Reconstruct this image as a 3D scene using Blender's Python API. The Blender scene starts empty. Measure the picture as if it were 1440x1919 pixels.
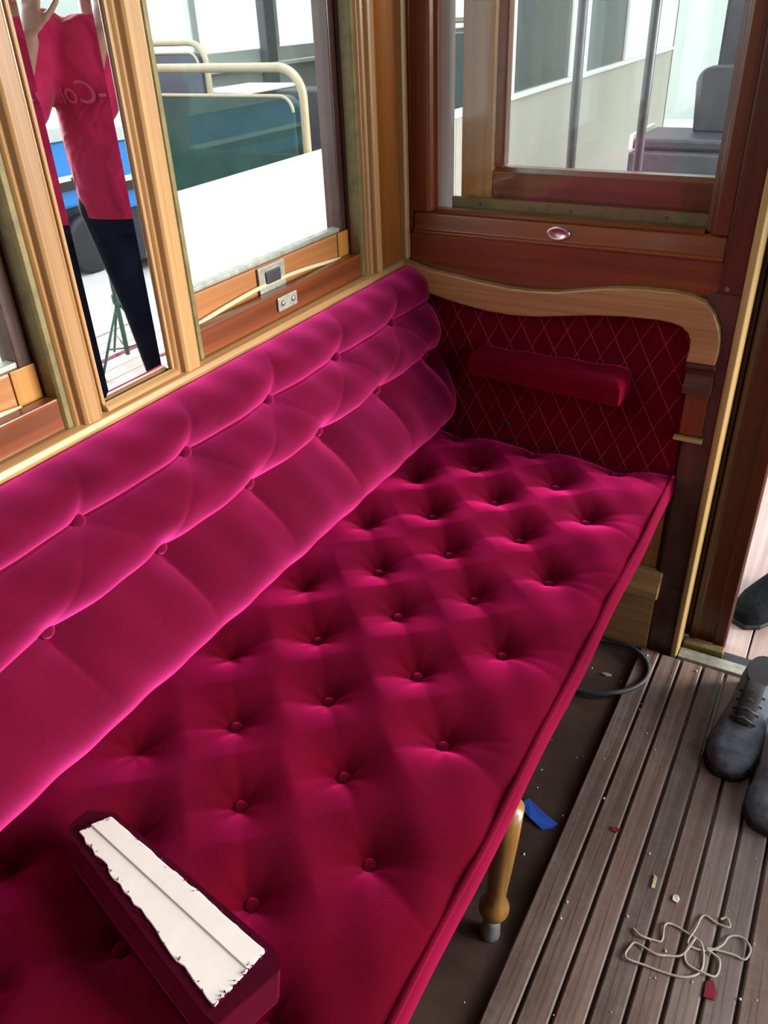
import bpy, math, random
import numpy as np
from mathutils import Vector, Matrix

random.seed(7)
rng = np.random.default_rng(5)
SC = bpy.context.scene
COL = SC.collection

# ------------------------------------------------------------------ camera
cam_d = bpy.data.cameras.new('camera')
cam = bpy.data.objects.new('camera', cam_d)
COL.objects.link(cam)
cam_d.sensor_fit = 'VERTICAL'
cam_d.sensor_height = 24.0
cam_d.lens = 24.0 * 1508.07 / 1919.0
cam_d.clip_start = 0.02
cam_d.clip_end = 300
RX = Vector((0.8695576, 0.49244508, -0.03697868))
DN = Vector((0.23508344, -0.4786341, -0.84595814))
FW = Vector((-0.43428718, 0.72691626, -0.5319656))
cam.matrix_world = Matrix(((RX.x, -DN.x, -FW.x, 0.883), (RX.y, -DN.y, -FW.y, -1.633),
                           (RX.z, -DN.z, -FW.z, 1.38), (0, 0, 0, 1)))
SC.camera = cam

# ------------------------------------------------------------------ sky (bright overcast) and exposure
world = bpy.data.worlds.new('sky')
SC.world = world
world.use_nodes = True
wn = world.node_tree.nodes
bg = wn['Background']
bg.inputs['Color'].default_value = (0.90, 0.95, 1.0, 1)
bg.inputs['Strength'].default_value = 0.62
sun_d = bpy.data.lights.new('hazy_sun', 'SUN')
sun_d.energy = 2.7
sun_d.angle = math.radians(35)
sun_d.color = (1.0, 0.96, 0.94)
sun = bpy.data.objects.new('hazy_sun', sun_d)
COL.objects.link(sun)
sun.location = (8, 4, 5)
sun.rotation_euler = Vector((-0.89, -0.36, -0.23)).to_track_quat('-Z', 'Y').to_euler()
SC.view_settings.view_transform = 'Standard'
SC.view_settings.look = 'None'
SC.view_settings.gamma = 1.0
SC.view_settings.use_curve_mapping = False
SC.view_settings.exposure = 2.42


# ------------------------------------------------------------------ materials
def nodes_of(name):
    m = bpy.data.materials.new(name)
    m.use_nodes = True
    nt = m.node_tree
    return m, nt, nt.nodes, nt.links, nt.nodes['Principled BSDF']


def ramp(N, stops):
    r = N.new('ShaderNodeValToRGB')
    e = r.color_ramp.elements
    e[0].position, e[0].color = stops[0][0], (*stops[0][1], 1)
    e[1].position, e[1].color = stops[-1][0], (*stops[-1][1], 1)
    for p, c in stops[1:-1]:
        k = e.new(p)
        k.color = (*c, 1)
    return r


def wood(name, dark, light, axis='Z', rough=0.32, coat=0.35, fine=60.0, rand=0.0, bump=0.05, wear=0.0):
    m, nt, N, L, P = nodes_of(name)
    tc = N.new('ShaderNodeTexCoord')
    mp = N.new('ShaderNodeMapping')
    s = {'X': (1.6, fine, fine), 'Y': (fine, 1.6, fine), 'Z': (fine, fine, 1.6)}[axis]
    mp.inputs['Scale'].default_value = s
    L.new(tc.outputs['Object'], mp.inputs['Vector'])
    n1 = N.new('ShaderNodeTexNoise')
    n1.inputs['Scale'].default_value = 1.0
    n1.inputs['Detail'].default_value = 6
    n1.inputs['Distortion'].default_value = 0.6
    L.new(mp.outputs['Vector'], n1.inputs['Vector'])
    mp2 = N.new('ShaderNodeMapping')
    s2 = {'X': (1.2, 9, 9), 'Y': (9, 1.2, 9), 'Z': (9, 9, 1.2)}[axis]
    mp2.inputs['Scale'].default_value = s2
    L.new(tc.outputs['Object'], mp2.inputs['Vector'])
    n2 = N.new('ShaderNodeTexNoise')
    n2.inputs['Scale'].default_value = 1.0
    n2.inputs['Detail'].default_value = 3
    L.new(mp2.outputs['Vector'], n2.inputs['Vector'])
    mx = N.new('ShaderNodeMix')
    mx.inputs[0].default_value = 0.36
    L.new(n1.outputs['Fac'], mx.inputs[2])
    L.new(n2.outputs['Fac'], mx.inputs[3])
    r = ramp(N, [(0.3, dark), (0.5, tuple((a + b) / 2 for a, b in zip(dark, light))), (0.7, light)])
    L.new(mx.outputs[0], r.inputs['Fac'])
    out = r.outputs['Color']
    if rand > 0:
        oi = N.new('ShaderNodeObjectInfo')
        hs = N.new('ShaderNodeHueSaturation')
        mr = N.new('ShaderNodeMapRange')
        mr.inputs['To Min'].default_value = 1 - rand
        mr.inputs['To Max'].default_value = 1 + rand
        L.new(oi.outputs['Random'], mr.inputs['Value'])
        L.new(mr.outputs['Result'], hs.inputs['Value'])
        wnz = N.new('ShaderNodeTexWhiteNoise')
        wnz.noise_dimensions = '1D'
        L.new(oi.outputs['Random'], wnz.inputs['W'])
        mr2 = N.new('ShaderNodeMapRange')
        mr2.inputs['To Min'].default_value = 0.55
        mr2.inputs['To Max'].default_value = 1.15
        L.new(wnz.outputs['Value'], mr2.inputs['Value'])
        L.new(mr2.outputs['Result'], hs.inputs['Saturation'])
        L.new(out, hs.inputs['Color'])
        out = hs.outputs['Color']
    if wear > 0:
        nw = N.new('ShaderNodeTexNoise')
        nw.inputs['Scale'].default_value = 11
        nw.inputs['Detail'].default_value = 8
        nw.inputs['Roughness'].default_value = 0.75
        L.new(tc.outputs['Object'], nw.inputs['Vector'])
        rw = ramp(N, [(0.45, (0, 0, 0)), (0.75, (1, 1, 1))])
        L.new(nw.outputs['Fac'], rw.inputs['Fac'])
        mw = N.new('ShaderNodeMix')
        mw.data_type = 'RGBA'
        mul = N.new('ShaderNodeMath')
        mul.operation = 'MULTIPLY'
        mul.inputs[1].default_value = wear
        L.new(rw.outputs['Color'], mul.inputs[0])
        L.new(mul.outputs[0], mw.inputs[0])
        L.new(out, mw.inputs[6])
        mw.inputs[7].default_value = (0.30, 0.25, 0.24, 1)
        out = mw.outputs[2]
    L.new(out, P.inputs['Base Color'])
    P.inputs['Roughness'].default_value = rough
    P.inputs['Coat Weight'].default_value = coat
    P.inputs['Coat Roughness'].default_value = 0.12
    if bump > 0:
        b = N.new('ShaderNodeBump')
        b.inputs['Strength'].default_value = bump
        b.inputs['Distance'].default_value = 0.01
        L.new(n1.outputs['Fac'], b.inputs['Height'])
        L.new(b.outputs['Normal'], P.inputs['Normal'])
    return m


def velvet(name, base, tint, sheen=1.0, srough=0.30, mottle=0.35, sheen2=0.6):
    """short pile: dark body plus added fibre sheen lobes"""
    m, nt, N, L, P = nodes_of(name)
    tc = N.new('ShaderNodeTexCoord')
    n1 = N.new('ShaderNodeTexNoise')
    n1.inputs['Scale'].default_value = 7
    n1.inputs['Detail'].default_value = 3
    L.new(tc.outputs['Object'], n1.inputs['Vector'])
    r = ramp(N, [(0.3, tuple(c * (1 - mottle) for c in base)), (0.7, base)])
    L.new(n1.outputs['Fac'], r.inputs['Fac'])
    L.new(r.outputs['Color'], P.inputs['Base Color'])
    P.inputs['Roughness'].default_value = 0.95
    P.inputs['Specular IOR Level'].default_value = 0.05
    n2 = N.new('ShaderNodeTexNoise')
    n2.inputs['Scale'].default_value = 700
    L.new(tc.outputs['Object'], n2.inputs['Vector'])
    b = N.new('ShaderNodeBump')
    b.inputs['Strength'].default_value = 0.10
    b.inputs['Distance'].default_value = 0.002
    L.new(n2.outputs['Fac'], b.inputs['Height'])
    L.new(b.outputs['Normal'], P.inputs['Normal'])
    cur = P.outputs[0]
    for k, (rr, wt) in enumerate(((srough, sheen), (0.55, sheen2))):
        if wt <= 0:
            continue
        sh = N.new('ShaderNodeBsdfSheen')
        sh.inputs['Color'].default_value = (*[c * wt for c in tint], 1)
        sh.inputs['Roughness'].default_value = rr
        L.new(b.outputs['Normal'], sh.inputs['Normal'])
        ad = N.new('ShaderNodeAddShader')
        L.new(cur, ad.inputs[0])
        L.new(sh.outputs[0], ad.inputs[1])
        cur = ad.outputs[0]
    L.new(cur, N['Material Output'].inputs['Surface'])
    return m


def plain(name, col, rough=0.5, metal=0.0, var=0.0, scale=20, spec=0.5, sheen=0.0):
    m, nt, N, L, P = nodes_of(name)
    P.inputs['Roughness'].default_value = rough
    P.inputs['Metallic'].default_value = metal
    P.inputs['Specular IOR Level'].default_value = spec
    P.inputs['Sheen Weight'].default_value = sheen
    tc = N.new('ShaderNodeTexCoord')
    n1 = N.new('ShaderNodeTexNoise')
    n1.inputs['Scale'].default_value = scale
    n1.inputs['Detail'].default_value = 6
    n1.inputs['Roughness'].default_value = 0.65
    L.new(tc.outputs['Object'], n1.inputs['Vector'])
    r = ramp(N, [(0.3, tuple(c * (1 - var) for c in col)), (0.7, tuple(min(1, c * (1 + var * 0.5)) for c in col))])
    L.new(n1.outputs['Fac'], r.inputs['Fac'])
    L.new(r.outputs['Color'], P.inputs['Base Color'])
    return m


def glass(name, haze=0.02, tint=(0.97, 0.99, 0.98), refl=1.0, hazecol=(0.8, 0.8, 0.82)):
    m = bpy.data.materials.new(name)
    m.use_nodes = True
    N, L = m.node_tree.nodes, m.node_tree.links
    N.remove(N['Principled BSDF'])
    out = N['Material Output']
    tr = N.new('ShaderNodeBsdfTransparent')
    tr.inputs['Color'].default_value = (*tint, 1)
    gl = N.new('ShaderNodeBsdfGlossy')
    gl.inputs['Roughness'].default_value = 0.01
    fr = N.new('ShaderNodeLayerWeight')
    fr.inputs['Blend'].default_value = 0.5
    pw5 = N.new('ShaderNodeMath')
    pw5.operation = 'POWER'
    pw5.inputs[1].default_value = 5.0
    L.new(fr.outputs['Facing'], pw5.inputs[0])
    mu = N.new('ShaderNodeMath')
    mu.operation = 'MULTIPLY_ADD'
    mu.inputs[1].default_value = 0.93 * refl
    mu.inputs[2].default_value = 0.035 * refl
    L.new(pw5.outputs[0], mu.inputs[0])
    mx = N.new('ShaderNodeMixShader')
    L.new(mu.outputs[0], mx.inputs[0])
    L.new(tr.outputs[0], mx.inputs[1])
    L.new(gl.outputs[0], mx.inputs[2])
    df = N.new('ShaderNodeBsdfDiffuse')
    df.inputs['Color'].default_value = (*hazecol, 1)
    tl = N.new('ShaderNodeBsdfTranslucent')
    tl.inputs['Color'].default_value = (*hazecol, 1)
    mdt = N.new('ShaderNodeMixShader')
    L.new(df.outputs[0], mdt.inputs[1])
    L.new(tl.outputs[0], mdt.inputs[2])
    tc = N.new('ShaderNodeTexCoord')
    no = N.new('ShaderNodeTexNoise')
    no.inputs['Scale'].default_value = 9
    no.inputs['Detail'].default_value = 8
    no.inputs['Roughness'].default_value = 0.7
    L.new(tc.outputs['Object'], no.inputs['Vector'])
    mr = N.new('ShaderNodeMapRange')
    mr.inputs['From Min'].default_value = 0.35
    mr.inputs['From Max'].default_value = 0.75
    mr.inputs['To Min'].default_value = haze * 0.3
    mr.inputs['To Max'].default_value = haze * 2.0
    L.new(no.outputs['Fac'], mr.inputs['Value'])
    m2 = N.new('ShaderNodeMixShader')
    L.new(mr.outputs['Result'], m2.inputs[0])
    L.new(mx.outputs[0], m2.inputs[1])
    L.new(mdt.outputs[0], m2.inputs[2])
    L.new(m2.outputs[0], out.inputs['Surface'])
    return m


OAK_D, OAK_L = (0.225, 0.110, 0.036), (0.47, 0.275, 0.108)
MAH_D, MAH_L = (0.070, 0.014, 0.002), (0.205, 0.050, 0.008)
M = {}
for a in 'XYZ':
    M['oak' + a] = wood('varnished_oak_' + a, OAK_D, OAK_L, a, fine=130, bump=0.03)
    M['mah' + a] = wood('varnished_mahogany_' + a, MAH_D, MAH_L, a, rough=0.34, coat=0.22)
    M['dark' + a] = wood('dark_stained_wood_' + a, (0.030, 0.010, 0.006), (0.095, 0.034, 0.018), a, rough=0.38, coat=0.25, wear=0.12)
M['door'] = wood('shaded_mahogany', (0.030, 0.006, 0.0015), (0.085, 0.019, 0.004), 'Z', rough=0.34, coat=0.2)  # darker copy of the mahogany, shade by the doorway put into its colour
M['amber'] = wood('amber_leg', (0.17, 0.075, 0.013), (0.31, 0.155, 0.035), 'Z', rough=0.35, coat=0.25)
M['mahS'] = wood('brown_mahogany_stile', (0.055, 0.011, 0.002), (0.15, 0.034, 0.006), 'Z', rough=0.34, coat=0.2)
M['teakZ'] = wood('orange_teak', (0.20, 0.060, 0.010), (0.34, 0.12, 0.022), 'Z', rough=0.28, coat=0.5)
M['teakY'] = wood('orange_teak_y', (0.26, 0.095, 0.025), (0.40, 0.17, 0.055), 'Y', rough=0.35, coat=0.3)
M['stile'] = wood('golden_brown_stile', (0.26, 0.10, 0.015), (0.46, 0.21, 0.04), 'Z', rough=0.4, coat=0.2, fine=90)
M['pale'] = wood('pale_batten', (0.31, 0.19, 0.062), (0.46, 0.305, 0.115), 'Z', rough=0.4, coat=0.2)
M['paleY'] = wood('pale_strip', (0.50, 0.38, 0.20), (0.68, 0.54, 0.33), 'Y', rough=0.5, coat=0.1)
M['slat'] = wood('worn_floor_slat', (0.085, 0.054, 0.042), (0.25, 0.175, 0.145), 'Y', rough=0.6, coat=0.0, fine=45, rand=0.34, bump=0.35, wear=0.5)
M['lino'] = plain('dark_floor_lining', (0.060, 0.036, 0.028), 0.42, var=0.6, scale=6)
M['velvet'] = velvet('crimson_velvet', (0.062, 0.0002, 0.006), (1.0, 0.062, 0.37), 0.80, 0.42, sheen2=0.66)
M['velvet_seat'] = velvet('crimson_velvet_seat', (0.072, 0.0001, 0.004), (1.0, 0.022, 0.25), 0.95, 0.38, sheen2=0.22)
M['velvet_panel'] = velvet('dark_red_velvet_panel', (0.115, 0.0008, 0.009), (0.9, 0.04, 0.15), 0.2, 0.3, sheen2=0.10)
M['velvet_arm'] = velvet('dark_red_velvet_arm', (0.135, 0.0006, 0.009), (0.95, 0.03, 0.22), 0.5, 0.2, sheen2=0.12)
M['velvet_loose'] = velvet('maroon_velvet_loose', (0.034, 0.0003, 0.005), (0.95, 0.05, 0.30), 0.5, 0.3, sheen2=0.10)
M['stitch'] = velvet('stitch_ridge', (0.26, 0.022, 0.042), (1.0, 0.2, 0.3), 0.3, 0.3, sheen2=0.1)
M['lining'] = plain('white_lining_cloth', (0.66, 0.62, 0.57), 0.9, var=0.06, scale=30, spec=0.1)
M['brass'] = plain('dull_brass', (0.165, 0.130, 0.045), 0.55, 0.25, var=0.35, scale=40)
M['steel'] = plain('nickel_plate', (0.62, 0.60, 0.56), 0.25, 0.9, var=0.15)
M['oldplate'] = plain('weathered_plate', (0.36, 0.36, 0.30), 0.45, 0.5, var=0.35, scale=60)
M['ferrule'] = plain('grey_ferrule', (0.30, 0.30, 0.32), 0.3, 0.4, var=0.4, scale=50)
M['black'] = plain('black_rubber', (0.018, 0.018, 0.022), 0.5, var=0.3)
M['cable'] = plain('dark_grey_cable', (0.045, 0.047, 0.056), 0.5, var=0.3, scale=60)
M['tape'] = plain('blue_masking_tape', (0.025, 0.10, 0.55), 0.6, var=0.2)
M['string'] = plain('off_white_string', (0.55, 0.50, 0.42), 0.9, var=0.2, scale=80)
M['scrap'] = plain('red_fabric_scrap', (0.22, 0.01, 0.03), 0.9, var=0.3)
M['chip'] = plain('white_paper_chip', (0.75, 0.75, 0.74), 0.8, var=0.1)
M['mirror'] = plain('mirror_silver', (0.90, 0.91, 0.90), 0.0, 1.0, var=0.0)
M['glass'] = glass('window_glass', 0.006)
M['glass_end'] = glass('dusty_bulkhead_glass', 0.006, refl=0.6)
M['glass_door'] = glass('dusty_door_glass', 0.016, refl=0.6)
M['glass_bus'] = glass('bus_window_glass', 0.03, tint=(0.36, 0.40, 0.42))  # strong tint stands in for the dark interior behind these windows
M['ceiling'] = plain('darkened_ceiling', (0.30, 0.22, 0.15), 0.6, var=0.05, scale=3)  # unseen ceiling, toned down to weaken light from above
M['nbwhite'] = plain('white_coach_paint', (0.86, 0.85, 0.80), 0.3, var=0.04, scale=2)
M['nbivory'] = plain('ivory_coach_front', (0.46, 0.41, 0.34), 0.4, var=0.06, scale=2)
M['nbcream'] = plain('pale_green_grey_paint', (0.48, 0.53, 0.49), 0.5, var=0.06, scale=3)
M['vinyl'] = plain('dark_green_vinyl', (0.010, 0.055, 0.044), 0.4, var=0.35, scale=9, spec=0.25)
M['vinylb'] = plain('blue_grey_vinyl', (0.040, 0.055, 0.085), 0.35, var=0.3, scale=9)
M['tubecream'] = plain('cream_enamel_tube', (0.38, 0.32, 0.20), 0.35, var=0.15)
M['darkseat'] = plain('charcoal_vinyl', (0.035, 0.036, 0.045), 0.5, var=0.4, scale=14)
M['polegrey'] = plain('dark_grey_pole', (0.06, 0.06, 0.07), 0.4, 0.3, var=0.3)
M['concrete'] = plain('pale_concrete', (0.66, 0.65, 0.62), 0.8, var=0.12, scale=2)
M['planks'] = wood('pinkish_platform_board', (0.34, 0.24, 0.21), (0.56, 0.45, 0.41), 'Y', rough=0.6, coat=0.0, rand=0.12, wear=0.2)
M['blue'] = plain('sky_blue_coach_paint', (0.03, 0.22, 0.62), 0.35, var=0.08, scale=3)
M['greenmetal'] = plain('green_painted_metal', (0.06, 0.17, 0.13), 0.4, var=0.25)
M['skin'] = plain('skin', (0.42, 0.24, 0.18), 0.55, var=0.12, scale=18)
M['shirt'] = plain('pink_red_cotton', (0.50, 0.022, 0.10), 0.9, var=0.18, scale=14, spec=0.1, sheen=0.15)
M['print'] = plain('faded_shirt_print', (0.62, 0.11, 0.21), 0.9, var=0.2, scale=60, spec=0.1)
M['jeans'] = plain('navy_denim', (0.012, 0.017, 0.040), 0.9, var=0.45, scale=16, spec=0.1)
M['hair'] = plain('dark_hair', (0.02, 0.014, 0.010), 0.6, var=0.4, scale=60)
M['boot'] = plain('black_suede', (0.014, 0.015, 0.016), 0.9, var=0.6, scale=90, spec=0.1)
M['greyshoe'] = plain('grey_suede', (0.15, 0.165, 0.20), 0.95, var=0.45, scale=45, spec=0.1)
M['shoeside'] = plain('dark_shoe_lining', (0.018, 0.017, 0.018), 0.8, var=0.4, scale=40)
M['eye'] = plain('eye_white', (0.7, 0.7, 0.68), 0.3)


# ------------------------------------------------------------------ mesh helpers
class MB:
    def __init__(s):
        s.v, s.f = [], []

    def add(s, vs, fs):
        o = len(s.v)
        s.v += [tuple(p) for p in vs]
        s.f += [tuple(i + o for i in f) for f in fs]
        return s

    def box(s, x0, x1, y0, y1, z0, z1):
        return s.add([(x0, y0, z0), (x1, y0, z0), (x1, y1, z0), (x0, y1, z0), (x0, y0, z1), (x1, y0, z1), (x1, y1, z1), (x0, y1, z1)],
                     [(3, 2, 1, 0), (4, 5, 6, 7), (0, 1, 5, 4), (1, 2, 6, 5), (2, 3, 7, 6), (3, 0, 4, 7)])

    def prism(s, pts, a0, a1, axis):
        """polygon extruded along an axis; pts are the other two coordinates in xyz order"""
        def P(p, a):
            if axis == 'X': return (a, p[0], p[1])
            if axis == 'Y': return (p[0], a, p[1])
            return (p[0], p[1], a)
        n = len(pts)
        area = sum(pts[i][0] * pts[(i + 1) % n][1] - pts[(i + 1) % n][0] * pts[i][1] for i in range(n))
        if (area < 0) != (axis == 'Y'):
            pts = pts[::-1]
        vs = [P(p, a0) for p in pts] + [P(p, a1) for p in pts]
        fs = [tuple(range(n))[::-1], tuple(range(n, 2 * n))]
        fs += [(i, (i + 1) % n, n + (i + 1) % n, n + i) for i in range(n)]
        return s.add(vs, fs)

    def lathe(s, prof, c=(0, 0, 0), n=24, axis=Vector((0, 0, 1))):
        q = Vector((0, 0, 1)).rotation_difference(Vector(axis).normalized())
        c = Vector(c)
        vs, fs = [], []
        for r, h in prof:
            for k in range(n):
                t = 2 * math.pi * k / n
                vs.append(c + q @ Vector((r * math.cos(t), r * math.sin(t), h)))
        m = len(prof)
        for i in range(m - 1):
            for k in range(n):
                a, b = i * n + k, i * n + (k + 1) % n
                fs.append((a, b, b + n, a + n))
        fs.append(tuple(range(n))[::-1])
        fs.append(tuple((m - 1) * n + k for k in range(n)))
        return s.add(vs, fs)

    def tube(s, path, r, n=10, closed=False, flat=1.0, up=None):
        path = [Vector(p) for p in path]
        m = len(path)
        rad = r if isinstance(r, (list, tuple)) else [r] * m
        vs, fs = [], []
        prev = None
        for i in range(m):
            if closed:
                t = path[(i + 1) % m] - path[i - 1]
            else:
                t = path[min(i + 1, m - 1)] - path[max(i - 1, 0)]
            t.normalize()
            if prev is None:
                u = Vector(up) if up else (Vector((0, 0, 1)) if abs(t.z) < 0.9 else Vector((1, 0, 0)))
            else:
                u = prev
            u = (u - t * u.dot(t)).normalized()
            w = t.cross(u)
            prev = u
            for k in range(n):
                a = 2 * math.pi * k / n
                vs.append(path[i] + (u * math.cos(a) * flat + w * math.sin(a)) * rad[i])
        for i in range(m if closed else m - 1):
            j = (i + 1) % m
            for k in range(n):
                fs.append((i * n + k, i * n + (k + 1) % n, j * n + (k + 1) % n, j * n + k))
        if not closed:
            fs.append(tuple(range(n))[::-1])
            fs.append(tuple((m - 1) * n + k for k in range(n)))
        return s.add(vs, fs)

    def cap(s, p0, p1, r0, r1, n=14):
        """tapered capsule"""
        p0, p1 = Vector(p0), Vector(p1)
        d = p1 - p0
        L = d.length
        prof = []
        for k in range(1, 6):
            a = -math.pi / 2 + k * math.pi / 10
            prof.append((r0 * math.cos(a), r0 * math.sin(a)))
        for k in range(0, 5):
            a = k * math.pi / 10
            prof.append((r1 * math.cos(a), L + r1 * math.sin(a)))
        return s.lathe(prof, p0, n, d)

    def loft(s, rings, n=24):
        """rings: (centre, half-axis a, half-axis b)"""
        vs, fs = [], []
        for c, a, b in rings:
            c, a, b = Vector(c), Vector(a), Vector(b)
            for k in range(n):
                t = 2 * math.pi * k / n
                vs.append(c + a * math.cos(t) + b * math.sin(t))
        m = len(rings)
        for i in range(m - 1):
            for k in range(n):
                a, b = i * n + k, i * n + (k + 1) % n
                fs.append((a, b, b + n, a + n))
        fs.append(tuple(range(n))[::-1])
        fs.append(tuple((m - 1) * n + k for k in range(n)))
        return s.add(vs, fs)


def origin_of(o):
    p = Vector((0, 0, 0))
    while o is not None:
        p = p + Vector(o.location)
        o = o.parent
    return p


def obj(name, mb, mat, parent=None, bevel=0.0, smooth=False, seg=2, loc=None):
    """one mesh object; vertices are given in world coordinates"""
    me = bpy.data.meshes.new(name)
    o = bpy.data.objects.new(name, me)
    COL.objects.link(o)
    base = origin_of(parent)
    if loc is not None:
        o.location = Vector(loc) - base
        base = Vector(loc)
    me.from_pydata([tuple(Vector(p) - base) for p in mb.v], [], mb.f)
    me.materials.append(M[mat] if isinstance(mat, str) else mat)
    me.validate()
    me.update()
    if parent is not None:
        o.parent = parent
    if smooth:
        me.polygons.foreach_set('use_smooth', [True] * len(me.polygons))
    if bevel > 0:
        b = o.modifiers.new('bevel', 'BEVEL')
        b.width = bevel
        b.segments = seg
        b.limit_method = 'ANGLE'
        b.angle_limit = math.radians(40)
    return o


def grid_obj(name, V, mat, parent=None, extra=None):
    """V: array (m,n,3) of a surface sheet"""
    m, n = V.shape[:2]
    mb = MB()
    mb.v = [tuple(p) for p in V.reshape(-1, 3)]
    i, j = np.meshgrid(np.arange(m - 1), np.arange(n - 1), indexing='ij')
    a = (i * n + j).ravel()
    mb.f = [tuple(t) for t in np.stack([a, a + 1, a + n + 1, a + n], 1).tolist()]
    if extra:
        extra(mb, m, n)
    return obj(name, mb, mat, parent, smooth=True)


def tag(o, label, cat, group=None):
    o['label'] = label
    o['category'] = cat
    if group:
        o['group'] = group
    return o


def thing(name, label, cat, loc=(0, 0, 0), group=None):
    o = bpy.data.objects.new(name, None)
    o.empty_display_size = 0.05
    COL.objects.link(o)
    o.location = loc
    return tag(o, label, cat, group)


def struct(o, label=None):
    o['kind'] = 'structure'
    if label:
        o['label'] = label
    return o


def sempty(name, loc=(0, 0, 0), label=None):
    o = bpy.data.objects.new(name, None)
    o.empty_display_size = 0.05
    COL.objects.link(o)
    o.location = loc
    return struct(o, label)


def share(src, name, parent, loc):
    o = bpy.data.objects.new(name, src.data)
    COL.objects.link(o)
    o.parent = parent
    o.location = loc
    for md in src.modifiers:
        if md.type == 'BEVEL':
            b = o.modifiers.new('bevel', 'BEVEL')
            b.width, b.segments, b.limit_method, b.angle_limit = md.width, md.segments, md.limit_method, md.angle_limit
    return o


W = 2.40       # inside width of the saloon
YB = -3.4      # rear end of the saloon
ZT = 2.0       # top of the windows

# ================================================================== floor
floor = struct(obj('floor', MB().box(-0.05, W + 0.05, YB, 0.055, -0.06, 0.0), 'lino'), 'dark worn floor lining under the bench and slats')
first = None
pitch = 0.0505
k = 0
x = 0.650
while x < 1.74:
    w = 0.0455
    if first is None:
        pr = [(0, 0), (w, 0), (w, 0.010), (w - 0.003, 0.013), (0.003, 0.013), (0, 0.010)]
        first = obj('floor_slat', MB().prism(pr, 0.0, -0.03 - YB, 'Y'), 'slat', floor)
        first.location = (x, YB, 0)
    else:
        share(first, 'floor_slat', floor, (x, YB + random.uniform(-0.004, 0.0), random.uniform(-0.001, 0.001)))
    x += pitch
# threshold between saloon and platform
obj('threshold_nosing', MB().prism([(-0.028, 0.0), (0.02, 0.0), (0.02, 0.010), (-0.022, 0.014)], 0.736, 1.57, 'X'), 'oldplate', floor, 0.002)
obj('door_track', MB().box(0.836, 1.57, 0.022, 0.050, 0.0, 0.006), 'black', floor)
obj('track_plate', MB().box(0.738, 0.832, 0.028, 0.054, 0.0, 0.020), 'brass', floor, 0.003)

platform = struct(obj('platform_floor', MB().box(0.0, W, 0.055, 1.65, -0.08, -0.012), 'lino'), 'platform floor beyond the doorway')
pw = 0.098
pb = None
x = 0.004
while x + pw < W:
    if pb is None:
        pb = obj('plank', MB().box(0, pw - 0.004, 0, 1.59, 0, 0.014), 'planks', platform, 0.002)
        pb.location = (x, 0.057, -0.012)
    else:
        share(pb, 'plank', platform, (x, 0.057, -0.012))
    x += pw

# ================================================================== left wall
wl = struct(obj('wall_left', MB().box(-0.07, 0.0, YB, 0.05, 0.0, 0.866), 'mahY'), 'panelled left wall behind the bench')
struct(obj('trim_1', MB().prism([(-0.10, 0.860), (0.010, 0.860), (0.019, 0.865), (0.023, 0.873), (0.019, 0.881), (0.009, 0.885),
                             (0.006, 0.888), (0.004, 0.896), (-0.008, 0.899), (-0.10, 0.899)], YB, 0.0, 'Y'), 'oakY', None, 0.0015), 'varnished oak sill rail under the left windows')
obj('top_rail', MB().box(-0.09, 0.012, YB, 0.05, ZT, ZT + 0.25), 'mahY', wl, 0.004)


def post_profile(y0, y1):
    """pillar section in (x, y): raised centre, beads on both flanks"""
    b = 0.010
    return [(-0.085, y0), (-0.012, y0), (-0.009, y0 + 0.002), (-0.006, y0 + b * 0.5), (-0.009, y0 + b), (0.0, y0 + b + 0.002), (0.003, y0 + b + 0.006),
            (0.003, y1 - b - 0.006), (0.0, y1 - b - 0.002), (-0.009, y1 - b), (-0.006, y1 - b * 0.5), (-0.009, y1 - 0.002), (-0.012, y1), (-0.085, y1)]


for (y0, y1) in ((-0.972, -0.918), (-0.762, -0.704), (-1.773, -1.719), (-1.563, -1.505), (-2.574, -2.52), (-2.364, -2.306)):
    obj('window_post', MB().prism(post_profile(y0, y1), 0.897, ZT, 'Z'), 'oakZ', wl, 0.0012)
# corner: oak stile with beads, orange panel, pale batten
obj('corner_stile', MB().prism([(-0.085, -0.170), (-0.012, -0.170), (-0.006, -0.166), (-0.010, -0.160), (-0.004, -0.157), (-0.002, -0.151),
                                (-0.006, -0.147), (0.004, -0.144), (0.006, -0.139), (0.006, -0.126), (0.002, -0.122), (-0.085, -0.122)], 0.897, ZT, 'Z'), 'oakZ', wl, 0.0012)
obj('corner_panel', MB().prism([(-0.06, -0.123), (-0.004, -0.123), (-0.002, -0.110), (-0.008, -0.104), (-0.010, -0.07), (-0.006, -0.035), (-0.006, -0.021), (-0.06, -0.021)],
                               0.897, ZT, 'Z'), 'teakZ', wl, 0.001)
struct(obj('trim_2', MB().prism([(-0.06, -0.021), (0.006, -0.021), (0.010, -0.017), (0.010, -0.005), (0.006, -0.001), (-0.06, -0.001)], 0.897, ZT, 'Z'), 'pale', None, 0.001), 'pale batten in the corner between window wall and bulkhead')


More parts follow.
